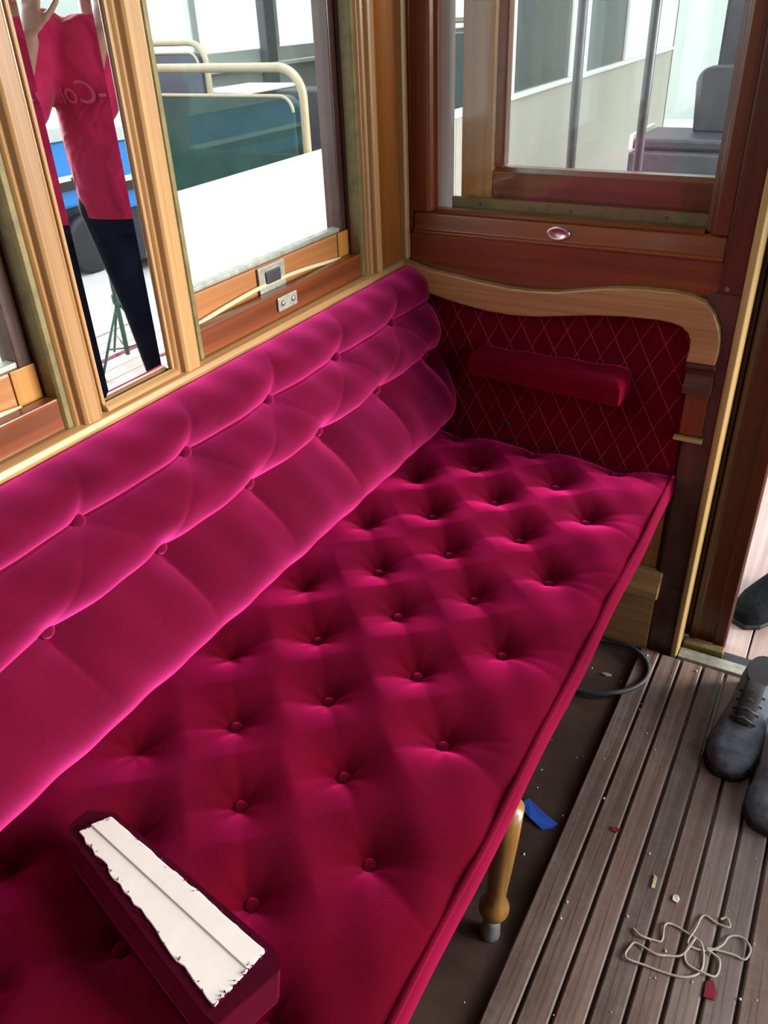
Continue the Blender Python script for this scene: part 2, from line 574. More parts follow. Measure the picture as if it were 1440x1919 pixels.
def make_window(name, dy, detail=True):
    """drop window between two pillars; base position is the one next to the corner"""
    w = sempty(name, (-0.04, -0.435 + dy, 0.897), 'window in the left wall')
    ya, yb = -0.703 + dy, -0.171 + dy
    for (a, b) in ((yb - 0.011, yb), (ya, ya + 0.011)):
        obj('guide_strip', MB().prism([(-0.036, a), (-0.014, a), (-0.010, a + 0.003), (-0.010, b), (-0.036, b)], 0.899, ZT, 'Z'), 'brass', w, 0.001)
        obj('jamb', MB().box(-0.083, -0.037, min(a, b) - 0.0, max(a, b), 0.899, ZT), 'darkZ', w, 0.001)
    # sash
    obj('sash_stile', MB().box(-0.078, -0.044, yb - 0.034, yb - 0.012, 0.935, ZT), 'darkZ', w, 0.002)
    obj('sash_stile', MB().box(-0.078, -0.044, ya + 0.012, ya + 0.034, 0.935, ZT), 'darkZ', w, 0.002)
    br = obj('sash_rail', MB().box(-0.079, -0.043, ya + 0.0125, yb - 0.0125, 0.900, 0.992), 'teakY', w, 0.003)
    obj('sash_corner', MB().box(-0.0425, -0.040, yb - 0.052, yb - 0.0125, 0.900, 0.993), 'stile', br, 0.001)
    yc = (ya + yb) / 2 - 0.015
    pl = obj('catch_plate', MB().box(-0.042, -0.037, yc - 0.042, yc + 0.038, 0.938, 0.991), 'oldplate', br, 0.002)
    obj('finger_pull', MB().box(-0.0375, -0.0335, yc - 0.024, yc + 0.020, 0.958, 0.981), 'polegrey', pl, 0.003)
    obj('glass_bead', MB().box(-0.066, -0.046, ya + 0.034, yb - 0.034, 0.9925, 1.001), 'oldplate', w, 0.002)
    obj('pane', MB().box(-0.062, -0.058, ya + 0.030, yb - 0.030, 0.985, ZT), 'glass', w)
    # front board
    fb = obj('front_board', MB().box(-0.034, -0.013, ya + 0.012, yb - 0.0115, 0.8995, 0.946), 'mahY', w, 0.002)
    yd = (ya + yb) / 2 - 0.015
    p2 = obj('lift_plate', MB().box(-0.0125, -0.009, yd - 0.03, yd + 0.03, 0.912, 0.938), 'oldplate', fb, 0.002)
    for s in (-0.016, 0.016):
        obj('screw', MB().lathe([(0.006, 0.0), (0.0055, 0.002), (0.003, 0.0035)], (-0.009, yd + s, 0.926), 12, (1, 0, 0)), 'steel', p2, smooth=True)
    # sprung pale strip bowing up between board and sash
    path = []
    for i in range(25):
        t = i / 24
        path.append((-0.0385, ya + 0.02 + t * 0.46, 0.945 + 0.015 * math.sin(math.pi * t) - 0.002))
    obj('bowed_strip', MB().tube(path, 0.0042, 8, flat=1.0), 'paleY', w, smooth=True)
    return w


make_window('window_1', -0.801)
make_window('window_2', 0.0)
make_window('window_3', -1.602)

# ------------------------------------------------------------------ bevelled mirror between two pillars
mir = thing('wall_mirror', 'tall narrow mirror with cut-glass edges between two oak window posts', 'mirror', (-0.01, -0.84, 0.90))
y0, y1, z0, z1 = -0.9165, -0.7635, 0.9005, ZT - 0.002
bw = 0.021
obj('backing_board', MB().box(-0.05, -0.022, y0, y1, z0, z1), 'darkZ', mir)
xi, xo = -0.0150, -0.0150 + 0.0013
obj('mirror_glass', MB().prism([(y0 + bw, z0 + bw), (y1 - bw, z0 + bw), (y1 - bw, z1 - bw), (y0 + bw, z1 - bw)], -0.0215, xi, 'X'), 'mirror', mir)
mb = MB()
for q in ([(xo, y0, z0), (xi, y0 + bw, z0 + bw), (xi, y0 + bw, z1 - bw), (xo, y0, z1)],
          [(xi, y1 - bw, z0 + bw), (xo, y1, z0), (xo, y1, z1), (xi, y1 - bw, z1 - bw)],
          [(xi - 0.0030, y0, z0), (xi - 0.0030, y1, z0), (xi, y1 - bw, z0 + bw), (xi, y0 + bw, z0 + bw)],
          [(xi, y0 + bw, z1 - bw), (xi, y1 - bw, z1 - bw), (xo, y1, z1), (xo, y0, z1)]):
    q = [Vector(p) for p in q]
    nrm = (q[1] - q[0]).cross(q[2] - q[0])
    if nrm.x < 0:
        q = q[::-1]
    bk = [Vector((-0.0216, p.y, p.z)) for p in q]
    mb.add(q + bk, [(0, 1, 2, 3), (7, 6, 5, 4), (0, 4, 5, 1), (1, 5, 6, 2), (2, 6, 7, 3), (3, 7, 4, 0)])
obj('bevelled_edge', mb, 'mirror', mir)
obj('bottom_bead', MB().prism([(-0.0145, 0.8995), (0.000, 0.8995), (0.001, 0.903), (-0.003, 0.907), (-0.010, 0.910), (-0.0145, 0.908)], y0, y1, 'Y'), 'oakY', mir, 0.001)
for ya, yb in ((y0, y0 + 0.006), (y1 - 0.006, y1)):
    obj('side_bead', MB().box(-0.0145, -0.0085, ya, yb, 0.909, z1), 'oakZ', mir, 0.002)

# ================================================================== end bulkhead (y = 0)
we = struct(obj('wall_end', MB().box(-0.0, 0.716, 0.004, 0.048, 0.0, 0.884), 'darkZ'), 'bulkhead at the end of the saloon')
obj('waist_board', MB().box(0.012, 0.676, -0.006, 0.046, 0.850, 0.952), 'mahX', we, 0.002)
rail = obj('window_sill_rail', MB().prism([(-0.012, 0.953), (0.046, 0.953), (0.046, 0.998), (0.004, 0.998), (-0.002, 0.994), (-0.006, 0.962), (-0.012, 0.959)], 0.020, 0.672, 'X'), 'mahX', we, 0.0015)
pl = obj('finger_cup', MB().lathe([(0.026, 0.0), (0.025, 0.004), (0.021, 0.006), (0.015, 0.003), (0.004, 0.0015)], (0, 0, 0), 28, (0, -1, 0)), 'steel', rail, smooth=True)
pl.location = (0.35, -0.004, 0.977)
pl.scale = (1.0, 1.0, 0.55)
obj('keyhole', MB().box(-0.006, 0.006, -0.0042, -0.0015, -0.007, 0.007), 'black', pl)
obj('window_stile', MB().prism([(0.018, -0.004), (0.052, -0.004), (0.058, 0.0), (0.062, 0.008), (0.071, 0.012), (0.071, 0.046), (0.018, 0.046)], 0.9985, ZT, 'Z'), 'mahZ', we, 0.001)
obj('edge_bead', MB().lathe([(0.004, 0.954), (0.004, ZT)], (0.014, -0.004, 0), 10), 'mahZ', we, smooth=True)
obj('window_stile', MB().prism([(0.629, 0.046), (0.629, 0.012), (0.637, 0.008), (0.641, 0.0), (0.648, -0.004), (0.672, -0.004), (0.672, 0.046)], 0.9985, ZT, 'Z'), 'mahS', we, 0.001)
obj('window_bead', MB().prism([(0.0, 0.998), (0.026, 0.998), (0.022, 1.006), (0.006, 1.004)], 0.0715, 0.6285, 'X'), 'mahX', we)
obj('pane', MB().box(0.068, 0.632, 0.028, 0.032, 0.999, ZT), 'glass_end', we)
bs = obj('brass_stop', MB().prism([(0.033, 1.000), (0.045, 1.000), (0.045, 1.026), (0.033, 1.026)], 0.094, 0.6285, 'X'), 'brass', we, 0.001)
for sx in (0.16, 0.36, 0.55):
    obj('screw', MB().lathe([(0.004, 0), (0.003, 0.0015)], (sx, 0.033, 1.013), 10, (0, -1, 0)), 'polegrey', bs)
obj('bulkhead_post', MB().prism([(0.673, 0.0), (0.673, -0.010), (0.678, -0.014), (0.716, -0.014), (0.716, 0.048), (0.673, 0.048)], 0.895, ZT, 'Z'), 'door', we, 0.001)
obj('bulkhead_post', MB().prism([(0.656, 0.003), (0.656, -0.012), (0.660, -0.014), (0.716, -0.014), (0.716, 0.003)], 0.200, 0.8945, 'Z'), 'darkZ', we, 0.001)
obj('post_foot', MB().prism([(0.662, 0.0), (0.716, 0.0), (0.716, 0.1995), (0.650, 0.1995), (0.650, 0.183), (0.668, 0.168), (0.660, 0.150), (0.662, 0.04)], -0.016, 0.003, 'Y'), 'darkZ', we, 0.002)
obj('post_screw', MB().lathe([(0.005, 0), (0.004, 0.002)], (0.689, -0.014, 0.905), 12, (0, -1, 0)), 'brass', we)
obj('edge_batten', MB().prism([(0.717, -0.020), (0.721, -0.024), (0.730, -0.024), (0.734, -0.020), (0.734, 0.050), (0.717, 0.050)], 0.0, ZT, 'Z'), 'pale', we, 0.001)

obj('corner_filler', MB().box(-0.07, 0.0175, 0.002, 0.046, 0.885, ZT), 'mahZ', we)
obj('window_reveal', MB().box(0.060, 0.0708, 0.0462, 0.092, 0.953, ZT), 'mahZ', we)
# diamond-stitched velvet panel
TOPC = [(0.000, 0.896), (0.061, 0.881), (0.126, 0.874), (0.197, 0.866), (0.259, 0.861), (0.308, 0.861), (0.366, 0.866), (0.421, 0.877), (0.475, 0.887),
        (0.527, 0.892), (0.592, 0.893), (0.625, 0.890), (0.655, 0.880), (0.676, 0.860), (0.690, 0.832), (0.6955, 0.809), (0.697, 0.785), (0.695, 0.757)]
BOTC = [(0.000, 0.846), (0.070, 0.827), (0.144, 0.813), (0.209, 0.805), (0.261, 0.803), (0.322, 0.807), (0.380, 0.816), (0.445, 0.826), (0.508, 0.832),
        (0.571, 0.834), (0.600, 0.832), (0.620, 0.827), (0.634, 0.816), (0.641, 0.802), (0.642, 0.785), (0.639, 0.757)]


def botz(xx):
    for (a, za), (b, zb) in zip(BOTC[:13], BOTC[1:14]):
        if a <= xx <= b:
            return za + (zb - za) * (xx - a) / (b - a)
    return 0.80


pol = [(0.0, 0.44)] + [(px, pz + 0.004) for px, pz in BOTC] + [(0.642, 0.68), (0.650, 0.60), (0.654, 0.44)]
qp = obj('quilted_panel', MB().prism(pol, -0.0062, 0.003, 'Y'), 'velvet_panel', we)
# stitched lozenge ridges, cut to the panel outline
mb = MB()
dw, dh = 0.0515, 0.094


def inside(xx, zz):
    if not (0.02 < xx < 0.640 and 0.452 < zz):
        return False
    return zz < (botz(xx) if xx < 0.641 else 0.8)


for sgn in (1, -1):
    for i in range(-22, 34):
        c0 = i * dw
        run = []
        for j in range(0, 81):
            zz = 0.45 + j * 0.005
            xx = c0 + sgn * (zz - 0.45) * dw / dh
            if inside(xx, zz):
                run.append((xx, -0.0066, zz))
            else:
                if len(run) > 2:
                    mb.tube([run[0], run[-1]], 0.0015, 5)
                run = []
        if len(run) > 2:
            mb.tube([run[0], run[-1]], 0.0015, 5)
st = obj('diamond_stitching', mb, 'stitch', qp)
st['kind'] = 'stuff'
obj('panel_stud', MB().lathe([(0.007, 0), (0.006, 0.003), (0.002, 0.0045)], (0.262, -0.0066, 0.535), 14, (0, -1, 0)), 'shoeside', qp, smooth=True)
tr = TOPC + BOTC[::-1]
obj('curved_trim', MB().prism(tr, -0.030, -0.0065, 'Y'), 'oakX', we, 0.004, seg=3)
# carved end of the trim and the pieces below it
obj('trim_bracket', MB().prism([(-0.0145, 0.7565), (-0.032, 0.7565), (-0.031, 0.748), (-0.022, 0.742), (-0.018, 0.730), (-0.020, 0.716), (-0.029, 0.708), (-0.029, 0.6905), (-0.0145, 0.6905)], 0.641, 0.697, 'X'), 'darkX', we, 0.002)
obj('bracket_board', MB().box(0.648, 0.694, -0.022, -0.0145, 0.597, 0.6895), 'mahZ', we, 0.003)
obj('bracket_ledge', MB().box(0.640, 0.698, -0.030, -0.0145, 0.586, 0.5935), 'pale', we, 0.001)
# oak end of the under-seat box
obj('locker_end', MB().box(0.02, 0.660, -0.022, 0.003, 0.001, 0.172), 'oakX', we, 0.002)
obj('locker_moulding', MB().prism([(-0.050, 0.178), (-0.018, 0.178), (0.003, 0.190), (0.003, 0.238), (-0.020, 0.235), (-0.048, 0.196)], 0.02, 0.668, 'X'), 'oakX', we, 0.002)
obj('upper_locker_board', MB().box(0.02, 0.648, -0.006, 0.003, 0.2385, 0.40), 'teakY', we, 0.002)
# other side of the doorway
obj('far_bulkhead_board', MB().box(1.58, W, 0.0, 0.048, 0.0, 0.95), 'mahZ', we, 0.002)
obj('far_bulkhead_post', MB().box(1.58, 1.70, 0.0, 0.048, 0.951, ZT), 'mahZ', we, 0.002)
obj('far_bulkhead_post', MB().box(2.32, W, 0.0, 0.048, 0.951, ZT), 'mahZ', we, 0.002)
obj('lintel', MB().box(-0.0, W, 0.0, 0.048, ZT + 0.001, ZT + 0.25), 'mahX', we, 0.002)

# sliding door, pushed back behind the bulkhead window
d1 = sempty('door_1', (0.46, 0.08, 0.006), 'mahogany sliding door pushed open behind the bulkhead window')
obj('door_stile', MB().prism([(0.104, 0.058), (0.172, 0.058), (0.178, 0.064), (0.178, 0.098), (0.104, 0.098)], 0.012, ZT, 'Z'), 'stile', d1, 0.001)
obj('stile_edge', MB().prism([(0.1785, 0.062), (0.196, 0.072), (0.196, 0.096), (0.1785, 0.096)], 1.086, ZT, 'Z'), 'mahZ', d1, 0.001)
obj('door_stile', MB().prism([(0.726, 0.070), (0.742, 0.070), (0.746, 0.062), (0.757, 0.060), (0.762, 0.064), (0.800, 0.064), (0.804, 0.058), (0.826, 0.056), (0.831, 0.061), (0.831, 0.098), (0.726, 0.098)],
                             0.012, ZT, 'Z'), 'door', d1, 0.001)
obj('door_rail', MB().prism([(0.058, 0.930), (0.098, 0.930), (0.098, 1.084), (0.072, 1.084), (0.058, 1.076)], 0.1785, 0.7255, 'X'), 'mahX', d1, 0.001)
obj('door_panel', MB().box(0.1785, 0.7255, 0.070, 0.090, 0.10, 0.9295), 'mahZ', d1, 0.002)
obj('door_rail', MB().box(0.1785, 0.7255, 0.060, 0.098, 0.012, 0.0995), 'mahX', d1, 0.002)
obj('pane', MB().box(0.19, 0.73, 0.082, 0.086, 1.08, ZT), 'glass_door', d1)

# ================================================================== rest of the tram shell
cl = struct(obj('ceiling', MB().box(-0.1, W + 0.1, YB, 1.65, ZT + 0.25, ZT + 0.29), 'ceiling'), 'ceiling of the saloon, darkened to cut light from above')
wr = struct(obj('wall_right', MB().box(W, W + 0.07, YB, 0.05, 0.0, 0.50), 'mahY'), 'panelled right wall')  # unseen wall, sill set low to let the low sun reach the bench
for yy in (-1.75, -0.95, -0.15):
    obj('window_post', MB().box(W, W + 0.06, yy - 0.03, yy + 0.03, 0.501, ZT), 'oakZ', wr, 0.003)
obj('top_rail', MB().box(W, W + 0.09, YB, 0.05, ZT, ZT + 0.25), 'mahY', wr, 0.004)
obj('bay_light_blocker', MB().box(W + 0.005, W + 0.055, YB, -1.78, 0.501, ZT - 0.001), 'mahZ', wr, 0.003)  # added board closing the rear bays to dim the near end of the bench
wb = struct(obj('wall_rear', MB().box(-0.07, 0.72, YB - 0.05, YB - 0.001, 0.0, ZT + 0.25), 'mahZ'), 'rear bulkhead')
obj('rear_board', MB().box(1.58, W + 0.07, YB - 0.05, YB - 0.001, 0.0, ZT + 0.25), 'mahZ', wb)
obj('rear_light_blocker', MB().box(0.7205, 1.5795, YB - 0.05, YB - 0.001, 0.0, ZT + 0.25), 'mahX', wb)  # added closure of the rear opening, blocks skylight near the camera

# ================================================================== bench
bench = thing('bench', 'wooden bench base under the velvet seat with turned oak leg', 'bench', (0.34, -1.2, 0.0))
obj('seat_board', MB().box(0.03, 0.632, -2.35, -0.024, 0.402, 0.424), 'darkY', bench, 0.003)
obj('front_rail', MB().box(0.585, 0.620, -2.35, -0.052, 0.345, 0.4015), 'darkY', bench, 0.003)


def leg(y):
    c = Vector((0.606, y, 0.0))
    ax = Vector((0.020, 0.012, 0.40))
    lg = obj('leg', MB().lathe([(0.014, 0.062), (0.022, 0.066), (0.026, 0.076), (0.026, 0.086), (0.022, 0.096), (0.0165, 0.104), (0.017, 0.13), (0.0195, 0.20), (0.0215, 0.27), (0.022, 0.344)],
                               c, 28, ax), 'amber', bench, smooth=True)
    obj('foot_ferrule', MB().lathe([(0.0165, 0.0), (0.0175, 0.006), (0.0155, 0.035), (0.0135, 0.0615)], c, 22, ax), 'ferrule', lg, smooth=True)


for y in (-0.872, -2.05):
    leg(y)

# ------------------------------------------------------------------ seat cushion
seat = thing('seat_cushion', 'long crimson velvet seat cushion with buttoned tufting and piped edge', 'cushion', (0.34, -1.2, 0.425))
SX0, SX1, SY0, SY1 = 0.035, 0.652, -2.30, -0.0095
btn = []
for k in range(-1, 11):
    for xx in (0.2415, 0.4345):
        btn.append((xx, -0.148 - 0.2185 * k))
    for xx in (0.3365, 0.5325, 0.143):
        btn.append((xx, -0.035 - 0.2185 * k))
btn = [b for b in btn if SY0 + 0.02 < b[1] < SY1 - 0.008]
rs = random.Random(3)
btn = [(a + rs.uniform(-0.003, 0.003), b + rs.uniform(-0.005, 0.005)) for a, b in btn]
nx, ny = 150, 520
gx = np.linspace(SX0, SX1, nx)
gy = np.linspace(SY0, SY1, ny)
X, Y = np.meshgrid(gx, gy, indexing='ij')
Z = np.full_like(X, 0.5045)
d_edge = np.minimum(np.minimum(X - SX0, SX1 - X), np.minimum(Y - SY0, SY1 - Y))
Z -= 0.016 * np.exp(-d_edge / 0.022)
# soft puffs between the buttons
dim = np.zeros_like(X)
wr_ = np.zeros_like(X)
for i, (bx, by) in enumerate(btn):
    r = np.hypot(X - bx, Y - by)
    th = np.arctan2(Y - by, X - bx)
    dim = np.maximum(dim, np.exp(-(r / 0.044) ** 1.25))
    wr_ += np.exp(-(r / 0.035) ** 1.6) * (1 - np.exp(-(r / 0.012) ** 2)) * np.sin(th * 7 + i * 1.7) * 0.0016
Z -= 0.0295 * dim
Z += wr_
# pleat lines from button to diagonal neighbour
for i, (ax, ay) in enumerate(btn):
    for (bx, by) in btn[i + 1:]:
        dx, dy = bx - ax, by - ay
        L_ = math.hypot(dx, dy)
        if 0.11 < L_ < 0.185 and abs(dx) > 0.05:
            t = np.clip(((X - ax) * dx + (Y - ay) * dy) / L_ ** 2, 0, 1)
            dd = np.hypot(X - ax - t * dx, Y - ay - t * dy)
            Z -= 0.0028 * np.exp(-(dd / 0.018)) * (1 - np.exp(-d_edge / 0.05))
# drag folds from the front buttons to the piped edge
for i, (bx, by) in enumerate(btn):
    if bx > 0.50:
        for q, am in ((-0.060, 0.0034), (0.005, 0.0022), (0.055, 0.0026)):
            ex, ey = SX1 + 0.02, by + q + 0.012 * math.sin(i * 2.3 + q * 40)
            dx, dy = ex - bx, ey - by
            t = np.clip(((X - bx) * dx + (Y - by) * dy) / (dx * dx + dy * dy), 0, 1)
            dd = np.hypot(X - bx - t * dx, Y - by - t * dy)
            Z -= am * np.exp(-(dd / 0.010)) * (1 - t) ** 0.7
low = sum(a * np.sin(X * p + Y * q + f) for a, p, q, f in ((0.0016, 23, 17, 0.3), (0.0012, -31, 41, 1.1), (0.0008, 63, 52, 2.0)))
Z += low
Xe = X + 0.0015 * np.sin(Y * 17.0) * np.clip((X - 0.55) / 0.1, 0, 1)
V = np.stack([Xe, Y, Z], -1)
# sides: fold the border down to the underside
side = []


def skirt(mb, m, n):
    ring = [(i, 0) for i in range(m)] + [(m - 1, j) for j in range(1, n)] + [(i, n - 1) for i in range(m - 2, -1, -1)] + [(0, j) for j in range(n - 2, 0, -1)]
    top = [i * n + j for i, j in ring]
    prev = top
    cx, cy = (SX0 + SX1) / 2, (SY0 + SY1) / 2
    for lvl, (off, z) in enumerate(((0.004, 0.480), (0.006, 0.460), (0.005, 0.440), (0.000, 0.4265))):
        cur = []
        for (i, j) in ring:
            p = V[i, j]
            ox = off * (1 if i == m - 1 else (-1 if i == 0 else 0))
            oy = 0.3 * off * (1 if j == n - 1 else (-1 if j == 0 else 0))
            wob = 0.0
            cur.append(len(mb.v))
            mb.v.append((p[0] + ox + (wob if i == m - 1 else 0), p[1] + oy, z))
        q = len(ring)
        for k in range(q):
            mb.f.append((prev[k], cur[k], cur[(k + 1) % q], prev[(k + 1) % q]))
        prev = cur
    mb.f.append(tuple(prev[::-1]))


cov = grid_obj('cover', V[:, ::-1][:, ::-1], 'velvet_seat', seat, skirt)


def zseat(px, py):
    i = int(np.clip(round((px - SX0) / (SX1 - SX0) * (nx - 1)), 0, nx - 1))
    j = int(np.clip(round((py - SY0) / (SY1 - SY0) * (ny - 1)), 0, ny - 1))
    return float(Z[i, j])


bprof = [(0.0075, -0.006), (0.0105, -0.002), (0.0108, 0.001), (0.0090, 0.0042), (0.0050, 0.0056), (0.0012, 0.0060)]
bfirst = None
for (bx, by) in btn:
    if bx < 0.16:
        continue
    zz = zseat(bx, by) + 0.005
    if bfirst is None:
        bfirst = obj('button', MB().lathe(bprof, (0, 0, 0), 18), 'velvet_seat', None, smooth=True)
        bfirst.parent = seat
        bfirst.location = Vector((bx, by, zz)) - seat.location
    else:
        share(bfirst, 'button', seat, Vector((bx, by, zz)) - seat.location)
path = [(SX1 + 0.0015 * math.sin(y * 17.0) + 0.001, y, 0.4895) for y in np.linspace(SY0, SY1 - 0.004, 140)]
obj('piping', MB().tube(path, 0.0038, 8), 'velvet_seat', seat, smooth=True)

# ------------------------------------------------------------------ back cushion
back = thing('back_cushion', 'deep buttoned crimson velvet backrest cushion along the window wall', 'cushion', (0.05, -1.2, 0.50))
BY0, BY1 = -2.30, -0.012
rows_u = [(-0.172 - 0.2185 * k) for k in range(0, 10)]
rows_l = [(-0.063 - 0.2185 * k) for k in range(0, 11)]
ns, nyb = 150, 560
base = np.array([(0.012, 0.886), (0.048, 0.803), (0.074, 0.697), (0.098, 0.506)])
seg_t = np.concatenate([np.linspace(0, 1, 40, endpoint=False), 1 + np.linspace(0, 1, 45, endpoint=False), 2 + np.linspace(0, 1, 65)])
gyb = np.linspace(BY0, BY1, nyb)
T, YY = np.meshgrid(seg_t, gyb, indexing='ij')
idx = np.clip(T.astype(int), 0, 2)
u = T - idx
P0 = base[idx]
P1 = base[idx + 1]
BXX = P0[..., 0] + (P1[..., 0] - P0[..., 0]) * u
BZZ = P0[..., 1] + (P1[..., 1] - P0[..., 1]) * u
tx, tz = P1[..., 0] - P0[..., 0], P1[..., 1] - P0[..., 1]
ln = np.hypot(tx, tz)
nxx, nzz = -tz / ln, tx / ln
amp = np.array([0.036, 0.038, 0.058])[idx]
skew = np.array([1.05, 1.12, 1.28])[idx]
pw_ = np.array([0.64, 0.66, 0.68])[idx]
bul = amp * np.maximum(np.sin(np.pi * np.clip(u, 0, 1) ** skew), 0) ** pw_


def near(rows, y, wd, p=1.0):
    out = np.zeros_like(y)
    for r_ in rows:
        out = np.maximum(out, np.exp(-(np.abs(y - r_) / wd) ** p))
    return out


nu = near(rows_u, YY, 0.020)
nl = near(rows_l, YY, 0.020)
nu_w = near(rows_u, YY, 0.07, 2)
nl_w = near(rows_l, YY, 0.07, 2)
# rows are shallower between the buttons, deep at them
fill_u = 0.007 * (1 - nu_w) * (np.exp(-((T - 1.0) / 0.22) ** 2))
fill_l = 0.008 * (1 - nl_w) * (np.exp(-((T - 2.0) / 0.20) ** 2))
off = bul + fill_u + fill_l
# pleats: down the lower roll from each lower button (leaning), up the top roll, across the middle roll
lean = 0.035 * np.clip(T - 2, 0, 1) ** 1.4
pl_low = near(rows_l, YY - lean, 0.022) * np.clip(1 - (T - 2.0) / 0.75, 0, 1) * (T >= 2)
pl_top = near(rows_u, YY - 0.02 * np.clip(1 - T, 0, 1), 0.012) * np.clip(T, 0, 1) * (T < 1)
off -= 0.022 * pl_low * np.clip((T - 2) * 8, 0, 1) + 0.008 * pl_top
um = np.clip(T - 1, 0, 1)
mid = (T >= 1) & (T < 2)
for sgn in (1, -1):
    yl = np.zeros_like(YY)
    for r_ in rows_u:
        yl = np.maximum(yl, np.exp(-np.abs(YY - (r_ + sgn * 0.109 * um)) / 0.011))
    off -= 0.0022 * yl * mid * np.sin(np.pi * um) ** 0.5
# button dimples
SS = np.cumsum(np.concatenate([[0], np.hypot(np.diff(BXX[:, 0]), np.diff(BZZ[:, 0]))]))[:, None] + 0 * YY
i1, i2 = 40, 85
for rows, ii, dep in ((rows_u, i1, 0.012), (rows_l, i2, 0.014)):
    for r_ in rows:
        rr = np.hypot(SS - SS[ii, 0], YY - r_)
        off -= dep * np.exp(-(rr / 0.026) ** 1.3)
off += 0.0016 * np.sin(YY * 37 + T * 2.3) + 0.0012 * np.sin(YY * 71 - T * 5.0)
# ends round off towards the bulkhead
endr = np.clip((BY1 - YY) / 0.045, 0, 1)
off = off * (0.62 + 0.38 * np.sqrt(1 - (1 - endr) ** 2))
off = np.maximum(off, -0.02)
VX, VZ = BXX + nxx * off, BZZ + nzz * off
VZ = np.maximum(VZ, 0.5075 + 0.0 * VZ)
VX = np.maximum(VX, 0.0085)
VB = np.stack([VX, YY, VZ], -1)


def closeback(mb, m, n):
    bk = [(i * n + j) for i in (m - 1,) for j in range(n)]
    ntop = [0 * n + j for j in range(n)]
    o = len(mb.v)
    for j in range(n):
        mb.v.append((0.0075, float(gyb[j]), 0.5075))
    for j in range(n):
        mb.v.append((0.0075, float(gyb[j]), 0.858))
    for j in range(n - 1):
        mb.f.append((bk[j], bk[j + 1], o + j + 1, o + j))
        mb.f.append((o + j, o + j + 1, o + n + j + 1, o + n + j))
        mb.f.append((o + n + j, o + n + j + 1, ntop[j + 1], ntop[j]))
    for j in (0, n - 1):
        loop = [i * n + j for i in range(m)] + [o + j, o + n + j]
        mb.f.append(tuple(loop if j else loop[::-1]))


grid_obj('cover', VB, 'velvet', back, closeback)
bb = None
for rows, ii in ((rows_u, i1), (rows_l, i2)):
    for r_ in rows:
        j = int(np.clip(round((r_ - BY0) / (BY1 - BY0) * (nyb - 1)), 0, nyb - 1))
        p = Vector(VB[ii, j].tolist()) + Vector((0.009, 0, 0.002))
        if bb is None:
            bb = obj('button', MB().lathe(bprof, (0, 0, 0), 18, (0.95, 0, 0.3)), 'velvet', None, smooth=True)
            bb.parent = back
            bb.location = p - back.location
        else:
            share(bb, 'button', back, p - back.location)


# ------------------------------------------------------------------ armrests
def armrest_outline(L, w0, w1):
    return [(0, 0), (L, 0), (L, -w1), (L * 0.5, -(w0 + w1) / 2 - 0.002), (0, -w0)]


arm = thing('armrest', 'small padded velvet armrest fixed to the stitched end panel', 'armrest', (0.36, -0.05, 0.66))
L_, w0, w1, hgt = 0.352, 0.058, 0.092, 0.046
na, nb_ = 60, 18
AV = np.zeros((na, nb_, 3))
for i in range(na):
    t = i / (na - 1)
    wd = w0 + (w1 - w0) * t
    for j in range(nb_):
        s = j / (nb_ - 1)
        ed = min(t * L_, (1 - t) * L_, s * wd + 0.02, (1 - s) * wd)
        zz = 0.7055 + 0.0135 * (1 - math.exp(-ed / 0.006)) + 0.0016 * math.sin(t * 23 + s * 3) - 0.004 * math.exp(-((t - 0.36) / 0.05) ** 2 - ((s - 0.5) / 0.3) ** 2) - 0.004 * math.exp(-((t - 0.8) / 0.05) ** 2 - ((s - 0.5) / 0.3) ** 2)
        AV[i, j] = (0.182 + t * L_, -0.0072 - s * wd, zz)


def armskirt(zb, inset=0.0):
    def f(mb, m, n):
        ring = [(i, 0) for i in range(m)] + [(m - 1, j) for j in range(1, n)] + [(i, n - 1) for i in range(m - 2, -1, -1)] + [(0, j) for j in range(n - 2, 0, -1)]
        top = [i * n + j for i, j in ring]
        prev = top
        q = len(ring)
        for z in (0.701, (0.701 + zb) / 2, zb):
            cur = []
            for k in top:
                p = mb.v[k]
                cur.append(len(mb.v))
                mb.v.append((p[0], p[1], z))
            for k in range(q):
                mb.f.append((prev[k], prev[(k + 1) % q], cur[(k + 1) % q], cur[k]))
            prev = cur
        mb.f.append(tuple(prev))
    return f


cv = grid_obj('velvet_cover', AV[:, ::-1], 'velvet_arm', arm, armskirt(0.668))
cv.data.polygons.foreach_set('use_smooth', [True] * (59 * 17) + [False] * (len(cv.data.polygons) - 59 * 17))
obj('wall_bracket', MB().box(0.23, 0.49, -0.04, -0.0072, 0.6555, 0.6675), 'darkX', arm, 0.003)

# loose armrest lying upside down on the seat: tapering velvet sides, white lining on top
la = thing('armrest', 'loose velvet armrest lying upside down on the seat, white lining showing', 'armrest', (0.37, -1.31, 0.505))
zt, zb = 0.556, 0.503
TOP = [(0.222, -1.270), (0.252, -1.257), (0.528, -1.301), (0.545, -1.313), (0.522, -1.384), (0.509, -1.382), (0.233, -1.303), (0.218, -1.294)]
BOT = [(x_ + 0.003 * (1 if x_ > 0.37 else -1), y_ + (0.004 if y_ > -1.302 else -0.016)) for x_, y_ in TOP]
mb = MB()
n = len(TOP)
lv = [(zb + 0.003, 0.92), (zb + 0.012, 1.0), (0.53, 1.0), (zt - 0.004, 1.0), (zt, 0.985)]
cx, cy = 0.37, -1.315
vs = []
for z, sc_ in lv:
    t = (z - zb) / (zt - zb)
    for (a, b), (c, d) in zip(BOT, TOP):
        px, py = a + (c - a) * t, b + (d - b) * t
        vs.append((cx + (px - cx) * sc_, cy + (py - cy) * sc_, z))
fs = []
